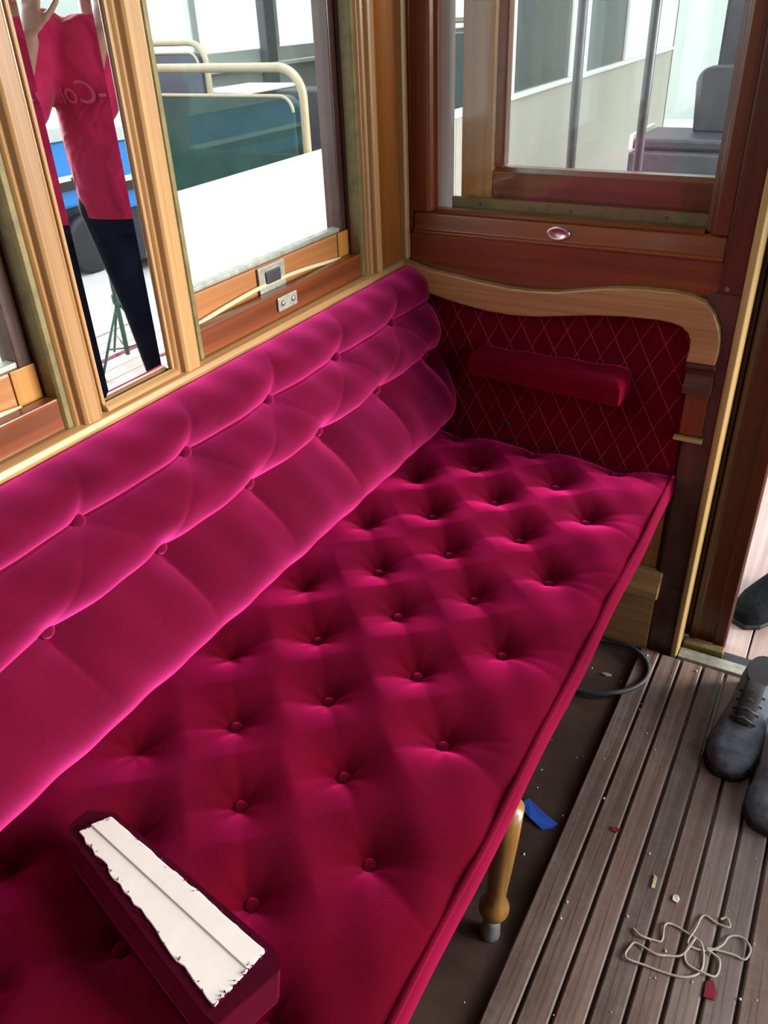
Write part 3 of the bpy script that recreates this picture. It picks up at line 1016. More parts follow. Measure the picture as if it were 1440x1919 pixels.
for i in range(len(lv) - 1):
    for k in range(n):
        fs.append((i * n + k, i * n + (k + 1) % n, (i + 1) * n + (k + 1) % n, (i + 1) * n + k))
fs.append(tuple(range(n)))
fs.append(tuple((len(lv) - 1) * n + k for k in range(n))[::-1])
fs = [f[::-1] for f in fs]
mb.add(vs, fs)
obj('velvet_cover', mb, 'velvet_loose', la, 0.003)
# ragged-edged lining board with a crease
ra = random.Random(11)
edge = []
C4 = [(0.237, -1.296), (0.257, -1.262), (0.522, -1.305), (0.510, -1.374)]


def edgepts(p, q, k, jit):
    out = []
    for i in range(k):
        t = i / k
        nx_, ny_ = -(q[1] - p[1]), (q[0] - p[0])
        l = math.hypot(nx_, ny_)
        j = ra.uniform(-jit, jit) if 0 < i else 0
        out.append((p[0] + (q[0] - p[0]) * t + nx_ / l * j, p[1] + (q[1] - p[1]) * t + ny_ / l * j))
    return out


edge = edgepts(C4[0], C4[1], 4, 0.0006) + edgepts(C4[1], C4[2], 24, 0.0010) + edgepts(C4[2], C4[3], 6, 0.0006) + edgepts(C4[3], C4[0], 26, 0.0022)
obj('white_lining', MB().prism(edge, zt - 0.001, zt + 0.0025, 'Z'), 'lining', la, 0.0008)
obj('lining_fold', MB().prism([(0.2435, -1.283), (0.257, -1.263), (0.521, -1.306), (0.517, -1.330)], zt + 0.0024, zt + 0.0042, 'Z'), 'lining', la, 0.0008)
tuft = MB()
for i in range(160):
    k = ra.randrange(4)
    p, q = C4[k], C4[(k + 1) % 4]
    t = ra.random()
    px, py = p[0] + (q[0] - p[0]) * t, p[1] + (q[1] - p[1]) * t
    ox, oy = (px - cx), (py - cy)
    l = math.hypot(ox, oy)
    ln_ = ra.uniform(0.002, 0.006)
    tuft.tube([(px + ra.uniform(-.003, .003), py + ra.uniform(-.003, .003), zt - 0.001), (px + ra.uniform(-.004, .004), py + ra.uniform(-.004, .004), zt + ln_)], [0.0012, 0.0004], 4)
tf = obj('frayed_pile', tuft, 'velvet_loose', la)
tf['kind'] = 'stuff'

# ================================================================== things on the floor
th = []
for k in range(72):
    a = 2 * math.pi * k / 72
    r_ = 0.1165 + 0.003 * math.sin(3 * a)
    th.append((0.574 + r_ * math.cos(a) * 0.99, -0.1365 + r_ * math.sin(a) * 0.86, 0.0195 if 0.574 + r_ * math.cos(a) > 0.635 else 0.0062 + 0.0133 * max(0, min(1, (0.574 + r_ * math.cos(a) - 0.56) / 0.075))))
tag(obj('cable_loop', MB().tube(th, 0.0058, 10, closed=True), 'cable', smooth=True, loc=(0.574, -0.1365, 0)), 'loop of dark grey cable lying on the floor beside the oak locker', 'cable')

zs = 0.0152
S1 = [(0.823, -0.754), (0.836, -0.762), (0.859, -0.758), (0.871, -0.752), (0.869, -0.724), (0.88, -0.715), (0.907, -0.719), (0.93, -0.727), (0.939, -0.752), (0.938, -0.777), (0.919, -0.797), (0.892, -0.804), (0.855, -0.808), (0.825, -0.811), (0.826, -0.789), (0.834, -0.777), (0.865, -0.782), (0.885, -0.774), (0.907, -0.76), (0.92, -0.722), (0.91, -0.753), (0.918, -0.773), (0.948, -0.776), (0.963, -0.769), (0.962, -0.74), (0.939, -0.732), (0.979, -0.721), (0.999, -0.72), (1.004, -0.698), (0.989, -0.683), (0.97, -0.691), (0.961, -0.715), (0.94, -0.735), (0.911, -0.738), (0.917, -0.704), (0.924, -0.673), (0.946, -0.677), (0.967, -0.676), (0.96, -0.659), (0.951, -0.667)]


def crom(P, per=6):
    out = []
    for i in range(len(P) - 1):
        p0, p1, p2, p3 = [Vector(P[max(0, min(len(P) - 1, i + k))]) for k in (-1, 0, 1, 2)]
        for k in range(per):
            t = k / per
            out.append(0.5 * ((2 * p1) + (p2 - p0) * t + (2 * p0 - 5 * p1 + 4 * p2 - p3) * t * t + (3 * p1 - p0 - 3 * p2 + p3) * t ** 3))
    out.append(Vector(P[-1]))
    return out


sp = crom([(a, b, zs + (0.0022 if i % 3 == 1 else 0)) for i, (a, b) in enumerate(S1)])
tag(obj('string', MB().tube(sp, 0.0019, 6), 'string', smooth=True, loc=(0.91, -0.74, 0.013)), 'tangled off-white string lying on the floor slats', 'string')

tp = [(0.552, -0.600), (0.566, -0.577), (0.600, -0.593), (0.637, -0.607), (0.632, -0.622), (0.614, -0.632), (0.586, -0.621)]
mb = MB()
up_ = [(a, b, 0.0035 + 0.004 * abs(math.sin(i * 1.9))) for i, (a, b) in enumerate(tp)]
n = len(up_)
mb.add([(a, b, c - 0.0015) for a, b, c in up_] + up_, [tuple(range(n)), tuple(range(n, 2 * n))[::-1]] + [(i, n + i, n + (i + 1) % n, (i + 1) % n) for i in range(n)])
tag(obj('masking_tape', mb, 'tape', loc=(0.594, -0.605, 0.0)), 'crumpled piece of blue tape on the floor by the bench leg', 'tape')


def scrap(name, c, pts, h, mat, label, cat, z0=0.013):
    mb = MB()
    P_ = [(c[0] + a, c[1] + b, z0 + h * (0.4 + 0.6 * abs(math.sin(i * 2.1 + c[0] * 9)))) for i, (a, b) in enumerate(pts)]
    n = len(P_)
    mb.add([(a, b, z0 + 0.0003) for a, b, c_ in P_] + P_, [tuple(range(n))[::-1], tuple(range(n, 2 * n))] + [(i, (i + 1) % n, n + (i + 1) % n, n + i) for i in range(n)])
    return tag(obj(name, mb, mat, loc=(c[0], c[1], z0)), label, cat)


scrap('fabric_scrap', (0.740, -0.574), [(-0.008, -0.004), (0.004, -0.006), (0.009, 0.003), (0.002, 0.006), (-0.007, 0.004)], 0.003, 'scrap', 'tiny red fabric scrap on the slats nearest the blue tape', 'scrap')
scrap('fabric_scrap', (0.957, -0.797), [(-0.006, -0.016), (0.010, -0.014), (0.012, 0.000), (0.003, 0.018), (-0.007, 0.010)], 0.003, 'scrap', 'red fabric scrap on the slats just below the string', 'scrap')
scrap('paper_chip', (0.875, -0.664), [(-0.005, -0.006), (0.004, -0.007), (0.006, 0.003), (0.0, 0.008), (-0.006, 0.004)], 0.004, 'chip', 'white paper chip on the slats above the string', 'paper chip')
scrap('wood_shaving', (0.833, -0.649), [(-0.002, -0.014), (0.004, -0.012), (0.003, 0.010), (-0.003, 0.014)], 0.003, 'paleY', 'thin pale wood shaving lying along a floor slat', 'shaving')
scrap('paper_chip', (0.600, -0.150), [(-0.012, -0.004), (0.0, -0.007), (0.013, -0.002), (0.010, 0.004), (-0.004, 0.003)], 0.004, 'oldplate', 'pale scrap on the floor inside the cable loop', 'paper chip', 0.0)
mb = MB()
rc = random.Random(21)
for i in range(150):
    px, py = rc.uniform(0.30, 1.15), rc.uniform(-1.0, -0.05)
    if px > 0.83 and py > -0.50:
        continue
    z = 0.0132 if px > 0.655 else 0.0003
    s = rc.choice([0.0009, 0.0012, 0.0016, 0.0024])
    mb.lathe([(s, 0), (s * 0.9, s * 0.8), (s * 0.3, s * 1.3)], (px, py, z), 6)
dust = obj('crumbs', mb, 'chip')
dust['kind'] = 'stuff'
tag(dust, 'tiny white crumbs and dust scattered over the floor slats', 'crumbs')


# grey shoes at the right edge
def shoe(toe, heel, label, hgt=0.10, wmax=0.052, mat='greyshoe'):
    toe, heel = Vector((*toe, 0)), Vector((*heel, 0))
    z0 = 0.0135
    d = (toe - heel)
    L = d.length
    d.normalize()
    w = Vector((-d.y, d.x, 0))
    root = thing('shoe', label, 'shoe', tuple((toe + heel) / 2 + Vector((0, 0, z0))), 'grey shoes on the floor')
    prof = [(0.0, 0.020, 0.030), (0.02, 0.034, 0.075), (0.10, 0.040, 0.098), (0.25, 0.038, 0.100), (0.40, 0.040, 0.090), (0.58, 0.047, 0.072), (0.75, 0.052, 0.058), (0.88, 0.046, 0.050), (0.96, 0.032, 0.042), (1.0, 0.014, 0.028)]
    n = 20
    mb = MB()
    vs, fs = [], []
    for t, hw, h in prof:
        hw = hw * wmax / 0.052
        h = h * hgt / 0.10
        for k in range(n):
            a = 2 * math.pi * k / n
            cx_, cz_ = math.cos(a), math.sin(a)
            zz = 0.018 + max(0, cz_) ** 0.8 * (h - 0.018) if cz_ > 0 else 0.018 + cz_ * 0.004
            ww = hw * (abs(cx_) ** 0.7) * (1 if cx_ > 0 else -1)
            vs.append(heel + d * (t * L) + w * ww + Vector((0, 0, z0 + zz)))
    m = len(prof)
    for i in range(m - 1):
        for k in range(n):
            a, b = i * n + k, i * n + (k + 1) % n
            fs.append((a, a + n, b + n, b))
    fs.append(tuple(range(n)))
    fs.append(tuple((m - 1) * n + k for k in range(n))[::-1])
    mb.add(vs, fs)
    up = obj('upper', mb, mat, root, smooth=True)
    # sole
    out = []
    for t, hw, h in prof:
        out.append(heel + d * (t * L * 1.02 - 0.003) + w * (hw * wmax / 0.052 + 0.003))
    for t, hw, h in prof[::-1]:
        out.append(heel + d * (t * L * 1.02 - 0.003) - w * (hw * wmax / 0.052 + 0.003))
    mb = MB().prism([(p.x, p.y) for p in out], z0, z0 + 0.017, 'Z')
    obj('sole', mb, 'shoeside', root, 0.003)
    # opening, tongue and laces
    c = heel + d * (0.20 * L)
    mb = MB()
    mb.loft([(c + Vector((0, 0, z0 + hgt * 0.93)), d * 0.050, w * 0.028), (c + Vector((0, 0, z0 + hgt * 1.03)), d * 0.052, w * 0.030)], 20)
    obj('opening', mb, 'shoeside', root, 0.002)
    mb = MB()
    tg = [heel + d * (L * t) + Vector((0, 0, z0 + hgt * h)) for t, h in ((0.36, 1.03), (0.46, 0.93), (0.58, 0.79), (0.68, 0.69))]
    mb.tube(tg, [0.020, 0.021, 0.020, 0.015], 10, flat=0.35)
    obj('tongue', mb, 'shoeside', root, smooth=True)
    for t, h in ((0.44, 0.985), (0.51, 0.915), (0.58, 0.845), (0.65, 0.765)):
        p = heel + d * (L * t) + Vector((0, 0, z0 + hgt * h))
        obj('lace', MB().tube([p - w * 0.026 - Vector((0, 0, 0.008)), p + Vector((0, 0, 0.002)), p + w * 0.026 - Vector((0, 0, 0.008))], 0.0035, 8), 'cable', root, smooth=True)
    return root


shoe((0.897, -0.352), (0.925, -0.045), 'grey suede shoe on the slats nearer the open doorway')
shoe((0.985, -0.452), (1.045, -0.155), 'grey suede shoe cut off by the right edge, nearer the string')


# ================================================================== person on the platform
def V3(*a):
    return Vector(a)


hip = V3(1.215, 0.405, 0.0)
f_ = V3(-0.62, -0.78, 0).normalized()
r_ax = V3(f_.y, -f_.x, 0)
Zv = V3(0, 0, 1)


def B(rr, ff, zz):
    return hip + r_ax * rr + f_ * ff + Zv * zz


person = thing('person', 'person in pink T-shirt and navy jeans standing on the platform beyond the doorway', 'person', tuple(hip))
foot_r, foot_l = V3(0.935, 0.365, 0), V3(1.33, 0.50, 0)
rh, lh = B(0.09, 0, 0.88), B(-0.09, 0, 0.88)
rk, lk = V3(1.06, 0.45, 0.50), V3(1.295, 0.42, 0.49)
ra_, la_ = foot_r + Zv * 0.10, foot_l + Zv * 0.10
rsh, lsh = B(0.175, 0, 1.345), B(-0.175, 0, 1.345)
rel_, lel = B(0.235, -0.02, 1.075), B(-0.285, 0.16, 1.135)
rwr, lwr = B(0.245, 0.08, 0.84), B(-0.17, 0.24, 1.335)


def remeshed(o, vox, sm=6):
    rm = o.modifiers.new('remesh', 'REMESH')
    rm.mode = 'VOXEL'
    rm.voxel_size = vox
    rm.use_smooth_shade = True
    if sm:
        s_ = o.modifiers.new('smooth', 'SMOOTH')
        s_.iterations = sm
        s_.factor = 0.5
    return o


mb = MB()
# trunk, neck, head
mb.loft([(B(0, 0, 0.82), r_ax * 0.10, f_ * 0.07), (B(0, 0, 0.90), r_ax * 0.155, f_ * 0.10), (B(0, 0, 1.05), r_ax * 0.135, f_ * 0.095), (B(0, 0, 1.22), r_ax * 0.155, f_ * 0.105),
         (B(0, 0, 1.33), r_ax * 0.165, f_ * 0.09), (B(0, 0, 1.385), r_ax * 0.09, f_ * 0.06)])
mb.cap(B(0, -0.01, 1.36), B(0, 0.015, 1.47), 0.060, 0.054)
mb.loft([(B(0, 0.075, 1.425), r_ax * 0.022, f_ * 0.020), (B(0, 0.06, 1.44), r_ax * 0.045, f_ * 0.050), (B(0, 0.04, 1.475), r_ax * 0.062, f_ * 0.082), (B(0, 0.03, 1.53), r_ax * 0.073, f_ * 0.094),
         (B(0, 0.02, 1.585), r_ax * 0.076, f_ * 0.098), (B(0, 0.01, 1.63), r_ax * 0.066, f_ * 0.085), (B(0, 0.005, 1.66), r_ax * 0.035, f_ * 0.045)])
mb.cap(B(0, 0.118, 1.555), B(0, 0.142, 1.515), 0.010, 0.015)            # nose
mb.cap(B(-0.02, 0.112, 1.475), B(0.02, 0.112, 1.475), 0.009, 0.009)      # mouth
for s_ in (-1, 1):
    mb.loft([(B(s_ * 0.070, 0.01, 1.55), f_ * 0.017, Zv * 0.030), (B(s_ * 0.085, 0.0, 1.552), f_ * 0.019, Zv * 0.032)], 14)   # ear
    mb.cap(B(s_ * 0.02, 0.112, 1.575), B(s_ * 0.045, 0.104, 1.575), 0.009, 0.008)                                             # brow
# limbs
for sh, el, wr in ((rsh, rel_, rwr), (lsh, lel, lwr)):
    mb.cap(sh, el, 0.052, 0.041)
    mb.cap(el, wr, 0.041, 0.027)
for hp, kn, an in ((rh, rk, ra_), (lh, lk, la_)):
    mb.cap(hp, kn, 0.082, 0.056)
    mb.cap(kn, an, 0.055, 0.036)


def hand(wr, d, spread, palm_n, curl):
    """palm plus five bent fingers; d along the hand, spread across the palm, palm_n out of the palm"""
    d, spread, palm_n = d.normalized(), spread.normalized(), palm_n.normalized()
    mb.loft([(wr - d * 0.01, spread * 0.026, palm_n * 0.019), (wr + d * 0.035, spread * 0.040, palm_n * 0.015), (wr + d * 0.085, spread * 0.042, palm_n * 0.013)], 16)
    for i, (o, ln_) in enumerate(((-0.030, 0.072), (-0.010, 0.082), (0.010, 0.076), (0.030, 0.058))):
        p = wr + d * 0.085 + spread * o
        dd = d.copy()
        for sg in (0.45, 0.32, 0.23):
            q = p + dd * ln_ * sg
            mb.cap(p, q, 0.0088, 0.0080, 10)
            p = q
            dd = (dd * math.cos(curl) + palm_n * math.sin(curl)).normalized()
    p = wr + d * 0.03 - spread * 0.034
    dd = (d * 0.7 - spread * 0.7 + palm_n * 0.3).normalized()
    for ln_ in (0.035, 0.030, 0.024):
        q = p + dd * ln_
        mb.cap(p, q, 0.0105, 0.0090, 10)
        p = q
        dd = (dd + d * 0.35 + palm_n * 0.2).normalized()


hand(rwr, (rwr - rel_), f_, r_ax * -1, 0.35)
hand(lwr, (Zv * 0.9 + r_ax * 0.25 + f_ * -0.1), f_ * -0.5 + r_ax * -0.6, f_ * -1 + r_ax * 0.4, 0.6)
body = remeshed(obj('body', mb, 'skin', person, smooth=True), 0.007, 4)

# hair
mb = MB()
mb.loft([(B(0, -0.055, 1.50), r_ax * 0.055, f_ * 0.035), (B(0, -0.035, 1.56), r_ax * 0.080, f_ * 0.065), (B(0, -0.012, 1.61), r_ax * 0.082, f_ * 0.090), (B(0, 0.004, 1.65), r_ax * 0.070, f_ * 0.090), (B(0, 0.002, 1.682), r_ax * 0.035, f_ * 0.05)])
remeshed(obj('hair', mb, 'hair', person, smooth=True), 0.007, 3)
for s_ in (-1, 1):
    e = obj('eye', MB().lathe([(0.004, -0.008), (0.010, -0.004), (0.011, 0.0), (0.009, 0.005), (0.004, 0.008)], B(s_ * 0.031, 0.104, 1.552), 14, f_), 'eye', person, smooth=True)
    obj('iris', MB().lathe([(0.005, 0.0), (0.004, 0.0022)], B(s_ * 0.031, 0.1115, 1.552), 12, f_), 'hair', e, smooth=True)

# T-shirt: loose trunk, two sleeves
mb = MB()
mb.loft([(B(0.0, 0.0, 0.83), r_ax * 0.178, f_ * 0.135), (B(0, 0.005, 0.92), r_ax * 0.180, f_ * 0.138), (B(0, 0.012, 1.02), r_ax * 0.185, f_ * 0.138), (B(0, 0.012, 1.18), r_ax * 0.185, f_ * 0.130),
         (B(0, 0.004, 1.30), r_ax * 0.190, f_ * 0.112), (B(0, -0.004, 1.375), r_ax * 0.135, f_ * 0.085), (B(0, -0.006, 1.395), r_ax * 0.085, f_ * 0.070)], 32)
mb.cap(rsh - Zv * 0.005, rsh.lerp(rel_, 0.72), 0.074, 0.078)
mb.cap(lsh - Zv * 0.005, lsh.lerp(lel, 0.80), 0.076, 0.088)
mb.cap(lsh.lerp(lel, 0.65), lsh.lerp(lel, 0.65) - Zv * 0.055, 0.070, 0.050)
shirt = remeshed(obj('t_shirt', mb, 'shirt', person, smooth=True), 0.010, 3)
nt = M['shirt'].node_tree
tcn = nt.nodes.new('ShaderNodeTexCoord')
nz = nt.nodes.new('ShaderNodeTexNoise')
nz.inputs['Scale'].default_value = 6
nz.inputs['Distortion'].default_value = 1.2
nt.links.new(tcn.outputs['Object'], nz.inputs['Vector'])
bpn = nt.nodes.new('ShaderNodeBump')
bpn.inputs['Strength'].default_value = 0.8
bpn.inputs['Distance'].default_value = 0.05
nt.links.new(nz.outputs['Fac'], bpn.inputs['Height'])
nt.links.new(bpn.outputs['Normal'], nt.nodes['Principled BSDF'].inputs['Normal'])
# lettering on the chest (faded print), wrapped on the front of the shirt
tcu = bpy.data.curves.new('lettering', 'FONT')
tcu.body = 'Coca-Cola'
tcu.align_x = 'CENTER'
tcu.align_y = 'CENTER'
tcu.size = 0.088
tcu.shear = 0.35
tcu.extrude = 0.0
to = bpy.data.objects.new('lettering_curve', tcu)
COL.objects.link(to)
bpy.context.view_layer.update()
tme = bpy.data.meshes.new_from_object(to.evaluated_get(bpy.context.evaluated_depsgraph_get()))
bpy.data.objects.remove(to)
mb = MB()
vs = []
for v in tme.vertices:
    a = v.co.x / 0.19
    zz = 1.195 + v.co.y
    vs.append(B(-0.193 * math.sin(a), 0.012 + 0.140 * math.cos(a), zz))
mb.add(vs, [tuple(p.vertices) for p in tme.polygons])
obj('lettering', mb, 'print', shirt)

# trousers and boots
mb = MB()
mb.loft([(B(0, 0, 0.78), r_ax * 0.165, f_ * 0.115), (B(0, -0.005, 0.86), r_ax * 0.175, f_ * 0.125), (B(0, 0, 0.95), r_ax * 0.160, f_ * 0.112)])
for hp, kn, an in ((rh, rk, ra_), (lh, lk, la_)):
    mb.cap(hp - Zv * 0.02, kn, 0.098, 0.072)
    mb.cap(kn, an + Zv * 0.0, 0.072, 0.056)
remeshed(obj('jeans', mb, 'jeans', person, smooth=True), 0.010, 3)
for fo, dr in ((foot_r, V3(-0.42, -0.90, 0)), (foot_l, f_)):
    dr = dr.normalized()
    wv = V3(-dr.y, dr.x, 0)
    mb = MB()
    mb.loft([(fo - dr * 0.065 + Zv * 0.045, wv * 0.030, Zv * 0.042), (fo - dr * 0.03 + Zv * 0.055, wv * 0.042, Zv * 0.052), (fo + dr * 0.05 + Zv * 0.050, wv * 0.045, Zv * 0.047), (fo + dr * 0.13 + Zv * 0.040, wv * 0.051, Zv * 0.037),
             (fo + dr * 0.185 + Zv * 0.033, wv * 0.042, Zv * 0.030), (fo + dr * 0.212 + Zv * 0.026, wv * 0.020, Zv * 0.018)], 20)
    mb.cap(fo + Zv * 0.06, fo + Zv * 0.13, 0.046, 0.050)
    bt = remeshed(obj('boot', mb, 'boot', person, smooth=True), 0.006, 3)
    out = []
    for t, hw in ((-0.07, 0.026), (-0.03, 0.040), (0.05, 0.043), (0.13, 0.051), (0.185, 0.043), (0.215, 0.020)):
        out.append((fo + dr * t, hw))
    pts = [(p.x + wv.x * h, p.y + wv.y * h) for p, h in out] + [(p.x - wv.x * h, p.y - wv.y * h) for p, h in out[::-1]]
    obj('sole', MB().prism(pts, 0.0025, 0.016, 'Z'), 'black', bt, 0.003)

# ------------------------------------------------------------------ green tripod stand on the platform (seen in the mirror)
st_ = thing('tripod_stand', 'thin green metal tripod stand on the platform, seen in the mirror', 'stand', (1.93, 0.86, 0.003))
obj('pole', MB().tube([(1.93, 0.86, 0.05), (1.91, 0.84, 0.92)], 0.011, 12), 'greenmetal', st_, smooth=True)
for a in (0.4, 2.5, 4.6):
    obj('leg', MB().tube([(1.926, 0.857, 0.30), (1.93 + 0.19 * math.cos(a), 0.86 + 0.19 * math.sin(a), 0.010)], 0.0065, 8), 'greenmetal', st_, smooth=True)
    obj('brace', MB().tube([(1.93, 0.86, 0.08), (1.93 + 0.12 * math.cos(a), 0.86 + 0.12 * math.sin(a), 0.115)], 0.004, 8), 'greenmetal', st_, smooth=True)
obj('clamp', MB().lathe([(0.016, 0), (0.018, 0.01), (0.018, 0.04), (0.015, 0.05)], (1.925, 0.855, 0.29), 14), 'greenmetal', st_, smooth=True)
obj('arm', MB().tube([(1.913, 0.842, 0.66), (1.80, 0.66, 0.86)], 0.007, 8), 'greenmetal', st_, smooth=True)
obj('head_plate', MB().box(1.86, 1.96, 0.79, 0.89, 0.921, 0.935), 'greenmetal', st_, 0.004)
tag(obj('floor_tape', MB().box(2.06, 2.09, 0.75, 1.25, 0.0025, 0.004), 'scrap', loc=(2.07, 1.0, 0.0025)), 'red tape strip on the platform boards behind the tripod stand', 'tape')

# platform poles seen through the bulkhead glass
for (px, py, lab) in ((0.075, 0.90, 'dark grey grab pole on the platform nearer the side wall'), (0.262, 0.95, 'dark grey grab pole on the platform nearer the charcoal seat')):
    p = thing('grab_pole', lab, 'pole', (px, py, 0.003), 'platform grab poles')
    obj('pole', MB().tube([(px, py, 0.02), (px, py, ZT + 0.24)], 0.014, 14), 'polegrey', p, smooth=True)
    obj('floor_flange', MB().lathe([(0.034, 0), (0.034, 0.006), (0.020, 0.014), (0.016, 0.022)], (px, py, 0.0025), 18), 'polegrey', p, smooth=True)

# ================================================================== the hall outside
ground = struct(obj('ground', MB().box(-14, 14, -12, 22, -0.62, -0.55), 'concrete'), 'pale concrete floor of the tram hall')

hs = struct(obj('sun_shade_wall', MB().box(8.0, 8.2, 4.6, 15.0, -0.55, 7.0), 'nbcream'), 'added wall on the right keeping the sun off the neighbouring car')  # invented wall, blocks the sun from the front of the next car
hw = struct(obj('hall_wall', MB().box(-12, 12, 15.0, 15.2, -0.55, 7.0), 'nbcream'), 'far end wall of the hall')

# neighbouring coach on the left, slightly turned
bus = thing('tram_car', 'white panelled passenger car parked beside the left windows', 'tram car', (-1.1, 0.45, -0.55))
BA = math.atan2(0.0406, 1.0)
bus.rotation_euler = (0, 0, BA)
bd = Vector((-math.sin(BA), math.cos(BA), 0))
bn = Vector((-math.cos(BA), -math.sin(BA), 0))     # away from us


def bobj(name, mb, mat, parent=bus, bevel=0.0, smooth=False):
    """vertices in the coach's own frame: x across (negative = away), y along, z up from our floor level"""
    me = bpy.data.meshes.new(name)
    o = bpy.data.objects.new(name, me)
    COL.objects.link(o)
    me.from_pydata([(p[0], p[1], p[2] + 0.55) for p in mb.v], [], mb.f)
    me.materials.append(M[mat])
    me.update()
    if smooth:
        me.polygons.foreach_set('use_smooth', [True] * len(me.polygons))
    o.parent = parent
    if bevel:
        b = o.modifiers.new('bevel', 'BEVEL')
        b.width, b.segments, b.limit_method = bevel, 2, 'ANGLE'
    return o


PT = 0.877
bobj('side_panel', MB().box(-0.05, 0.0, -4.5, 2.35, -0.45, PT - 0.03), 'nbwhite', bevel=0.01)
bobj('side_panel', MB().box(-0.05, 0.0, 2.36, 8.6, -0.45, PT - 0.03), 'nbivory', bevel=0.01)  # front stretch of the side in a darker ivory tone
bobj('window_sill', MB().box(-0.06, 0.02, -4.5, 8.6, PT - 0.03, PT), 'nbwhite', bevel=0.008)
for (a, b) in ((-4.5, -3.2), (-1.9, -1.75), (3.1, 3.3), (4.55, 5.0), (6.3, 8.6)):
    bobj('pillar', MB().box(-0.05, 0.0, a, b, PT, 2.1), 'nbwhite', bevel=0.01)
for (a, b) in ((3.3, 4.55), (5.0, 6.3)):
    bobj('window', MB().box(-0.03, -0.024, a, b, PT, 2.1), 'glass_bus')
bobj('car_floor', MB().box(-2.4, -0.05, -4.5, 8.6, 0.15, 0.2), 'lino')
bobj('far_side', MB().box(-2.45, -2.4, -4.5, 8.6, -0.45, 1.13), 'nbcream', bevel=0.01)
bobj('far_sill', MB().box(-2.46, -2.30, -4.5, 8.6, 1.0, 1.03), 'nbwhite', bevel=0.006)
for yy in (-1.5, 0.6, 2.55, 3.16, 4.2, 5.6, 7.2):
    bobj('far_pillar', MB().box(-2.45, -2.39, yy, yy + 0.085, 1.13, 2.1), 'nbcream', bevel=0.01)
bobj('car_roof', MB().box(-2.45, 0.0, 2.95, 8.6, 2.1, 2.16), 'nbcream')
bobj('car_end', MB().box(-2.45, 0.0, 8.6, 8.65, -0.45, 2.16), 'darkseat')
bobj('door_post', MB().box(-2.39, -2.31, 3.98, 4.12, 0.2, 2.1), 'darkseat', bevel=0.01)
bobj('ledge', MB().box(-1.75, -1.35, 2.3, 2.9, 0.955, 0.975), 'nbwhite', bevel=0.008)
bobj('ledge_cabinet', MB().box(-2.2, -1.0, 2.62, 2.9, 0.2, 0.954), 'darkseat', bevel=0.01)
for wy in (-2.6, 6.2):
    for wx in (-0.25, -2.2):
        bobj('wheel', MB().lathe([(0.30, 0), (0.34, 0.03), (0.34, 0.12), (0.30, 0.15), (0.10, 0.15)], (wx - 0.07, wy, -0.21), 28, (1, 0, 0)), 'black', smooth=True)


def bus_seat(x0, x1, y, ztop, zpad, mat, label, group='seats inside the neighbouring car', tube=0.018):
    """transverse seat: tube hoop with a padded back below it, cushion behind; coach frame coordinates"""
    o = bpy.data.objects.new('passenger_seat', None)
    COL.objects.link(o)
    o.location = bus.matrix_basis @ Vector(((x0 + x1) / 2, y, 0.75)) if False else Vector((-1.1, 0.45, -0.55)) + Matrix.Rotation(BA, 3, 'Z') @ Vector(((x0 + x1) / 2, y, 0.75))
    o.rotation_euler = (0, 0, BA)
    tag(o, label, 'seat', group)
    cxx = (x0 + x1) / 2

    def so(name, mb, m_, bevel=0.0, smooth=False):
        me = bpy.data.meshes.new(name)
        q = bpy.data.objects.new(name, me)
        COL.objects.link(q)
        me.from_pydata([(p[0] - cxx, p[1] - y, p[2] - 0.2) for p in mb.v], [], mb.f)
        me.materials.append(M[m_])
        me.update()
        if smooth:
            me.polygons.foreach_set('use_smooth', [True] * len(me.polygons))
        q.parent = o
        if bevel:
            b = q.modifiers.new('bevel', 'BEVEL')
            b.width, b.segments, b.limit_method = bevel, 3, 'ANGLE'
        return q
    rc_ = 0.11
    path = [(x0, y, 0.21)]
    for k in range(9):
        a = math.pi - k * math.pi / 16
        path.append((x0 + rc_ + rc_ * math.cos(a), y, ztop - rc_ + rc_ * math.sin(a)))
    for k in range(9):
        a = math.pi / 2 - k * math.pi / 16
        path.append((x1 - rc_ + rc_ * math.cos(a), y, ztop - rc_ + rc_ * math.sin(a)))
    path.append((x1, y, 0.21))
    so('hoop', MB().tube(path, tube, 12), 'tubecream', smooth=True)
    r2 = 0.06
    pts = [(x0 + 0.03, 0.45)]
    for k in range(7):
        a = math.pi - k * math.pi / 12
        pts.append((x0 + 0.03 + r2 + r2 * math.cos(a), zpad - r2 + r2 * math.sin(a)))
    for k in range(7):
        a = math.pi / 2 - k * math.pi / 12
        pts.append((x1 - 0.03 - r2 + r2 * math.cos(a), zpad - r2 + r2 * math.sin(a)))
    pts.append((x1 - 0.03, 0.45))
    so('backrest', MB().prism(pts, y - 0.035, y + 0.035, 'Y'), mat, 0.012)
    edge_ = [(p[0], y - 0.037, p[1]) for p in pts[1:-1]]
    so('back_piping', MB().tube(edge_, 0.007, 8), 'tubecream', smooth=True)
    so('cushion', MB().box(x0 + 0.02, x1 - 0.02, y + 0.04, y + 0.50, 0.42, 0.53), mat, 0.03)
    return o


bus_seat(-0.98, -0.085, 0.95, 1.185, 1.085, 'vinyl', 'green vinyl seat with cream hoop nearest the left window, in the next car')
bus_seat(-2.02, -1.42, 2.05, 1.245, 1.195, 'vinylb', 'blue-grey vinyl seat with cream hoop against the far windows of the next car')
bus_seat(-1.50, -0.30, 4.3, 1.27, 1.19, 'vinyl', 'green vinyl seat deepest in the next car, beyond the white ledge')

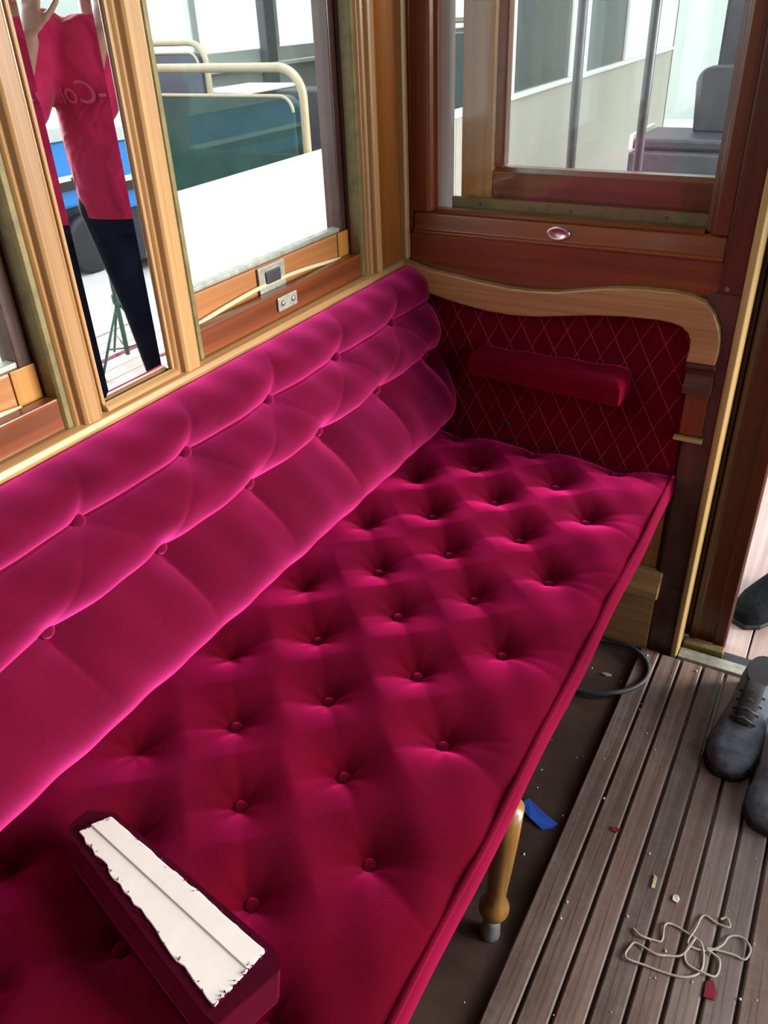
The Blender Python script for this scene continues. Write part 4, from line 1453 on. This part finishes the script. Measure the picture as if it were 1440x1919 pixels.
# charcoal seat ahead of the tram, beyond the sliding door glass
cs = thing('driver_seat', 'charcoal padded seat on a dark box beyond the sliding door glass', 'seat', (-0.20, 4.1, -0.55))
obj('box_base', MB().box(-0.50, 0.30, 3.85, 4.5, -0.549, 0.55), 'darkseat', cs, 0.01)
obj('seat_pad', MB().box(-0.50, 0.20, 3.95, 4.5, 0.551, 0.62), 'darkseat', cs, 0.02)
pts = [(-0.22, 0.621), (-0.24, 0.90)]
for k in range(8):
    a = math.pi - k * math.pi / 14
    pts.append((-0.15 + 0.09 * math.cos(a), 0.90 + 0.09 * math.sin(a)))
pts += [(0.22, 0.995), (0.24, 0.621)]
obj('backrest', MB().prism(pts, 4.30, 4.42, 'Y'), 'darkseat', cs, 0.02)
obj('side_trim', MB().box(-0.53, -0.505, 3.95, 4.5, 0.55, 0.64), 'nbwhite', cs, 0.005)
dp = thing('dark_cabinet', 'tall dark cabinet standing behind the charcoal seat ahead of the platform', 'cabinet', (0.35, 5.2, -0.55))
obj('body', MB().box(-0.25, 1.0, 5.0, 5.5, -0.549, 2.2), 'darkseat', dp, 0.02)
obj('door_edge', MB().box(0.18, 0.20, 4.985, 4.999, -0.4, 2.1), 'polegrey', dp, 0.002)

# blue coach seen in the mirror
bl = thing('blue_bus', 'blue bus with white stripe parked in the hall, seen in the mirror', 'bus', (5.4, 4.0, -0.55))
obj('body', MB().box(5.05, 7.2, -1.5, 9.5, 0.00, 0.53), 'blue', bl, 0.03)
obj('roof_band', MB().box(5.02, 7.2, -1.5, 9.5, 0.531, 0.64), 'nbcream', bl, 0.01)
obj('stripe', MB().box(5.01, 5.049, -1.5, 9.5, 0.225, 0.265), 'nbwhite', bl, 0.004)
obj('rub_rail', MB().box(5.01, 5.049, -1.5, 9.5, 0.15, 0.222), 'black', bl, 0.004)
obj('skirt', MB().box(5.10, 7.1, -1.4, 9.4, -0.45, -0.001), 'darkseat', bl, 0.01)
for wy in (1.2, 3.4, 7.5):
    obj('wheel', MB().lathe([(0.22, 0), (0.25, 0.02), (0.25, 0.12), (0.22, 0.14), (0.08, 0.14)], (5.09, wy, -0.30), 24, (-1, 0, 0)), 'black', bl, smooth=True)
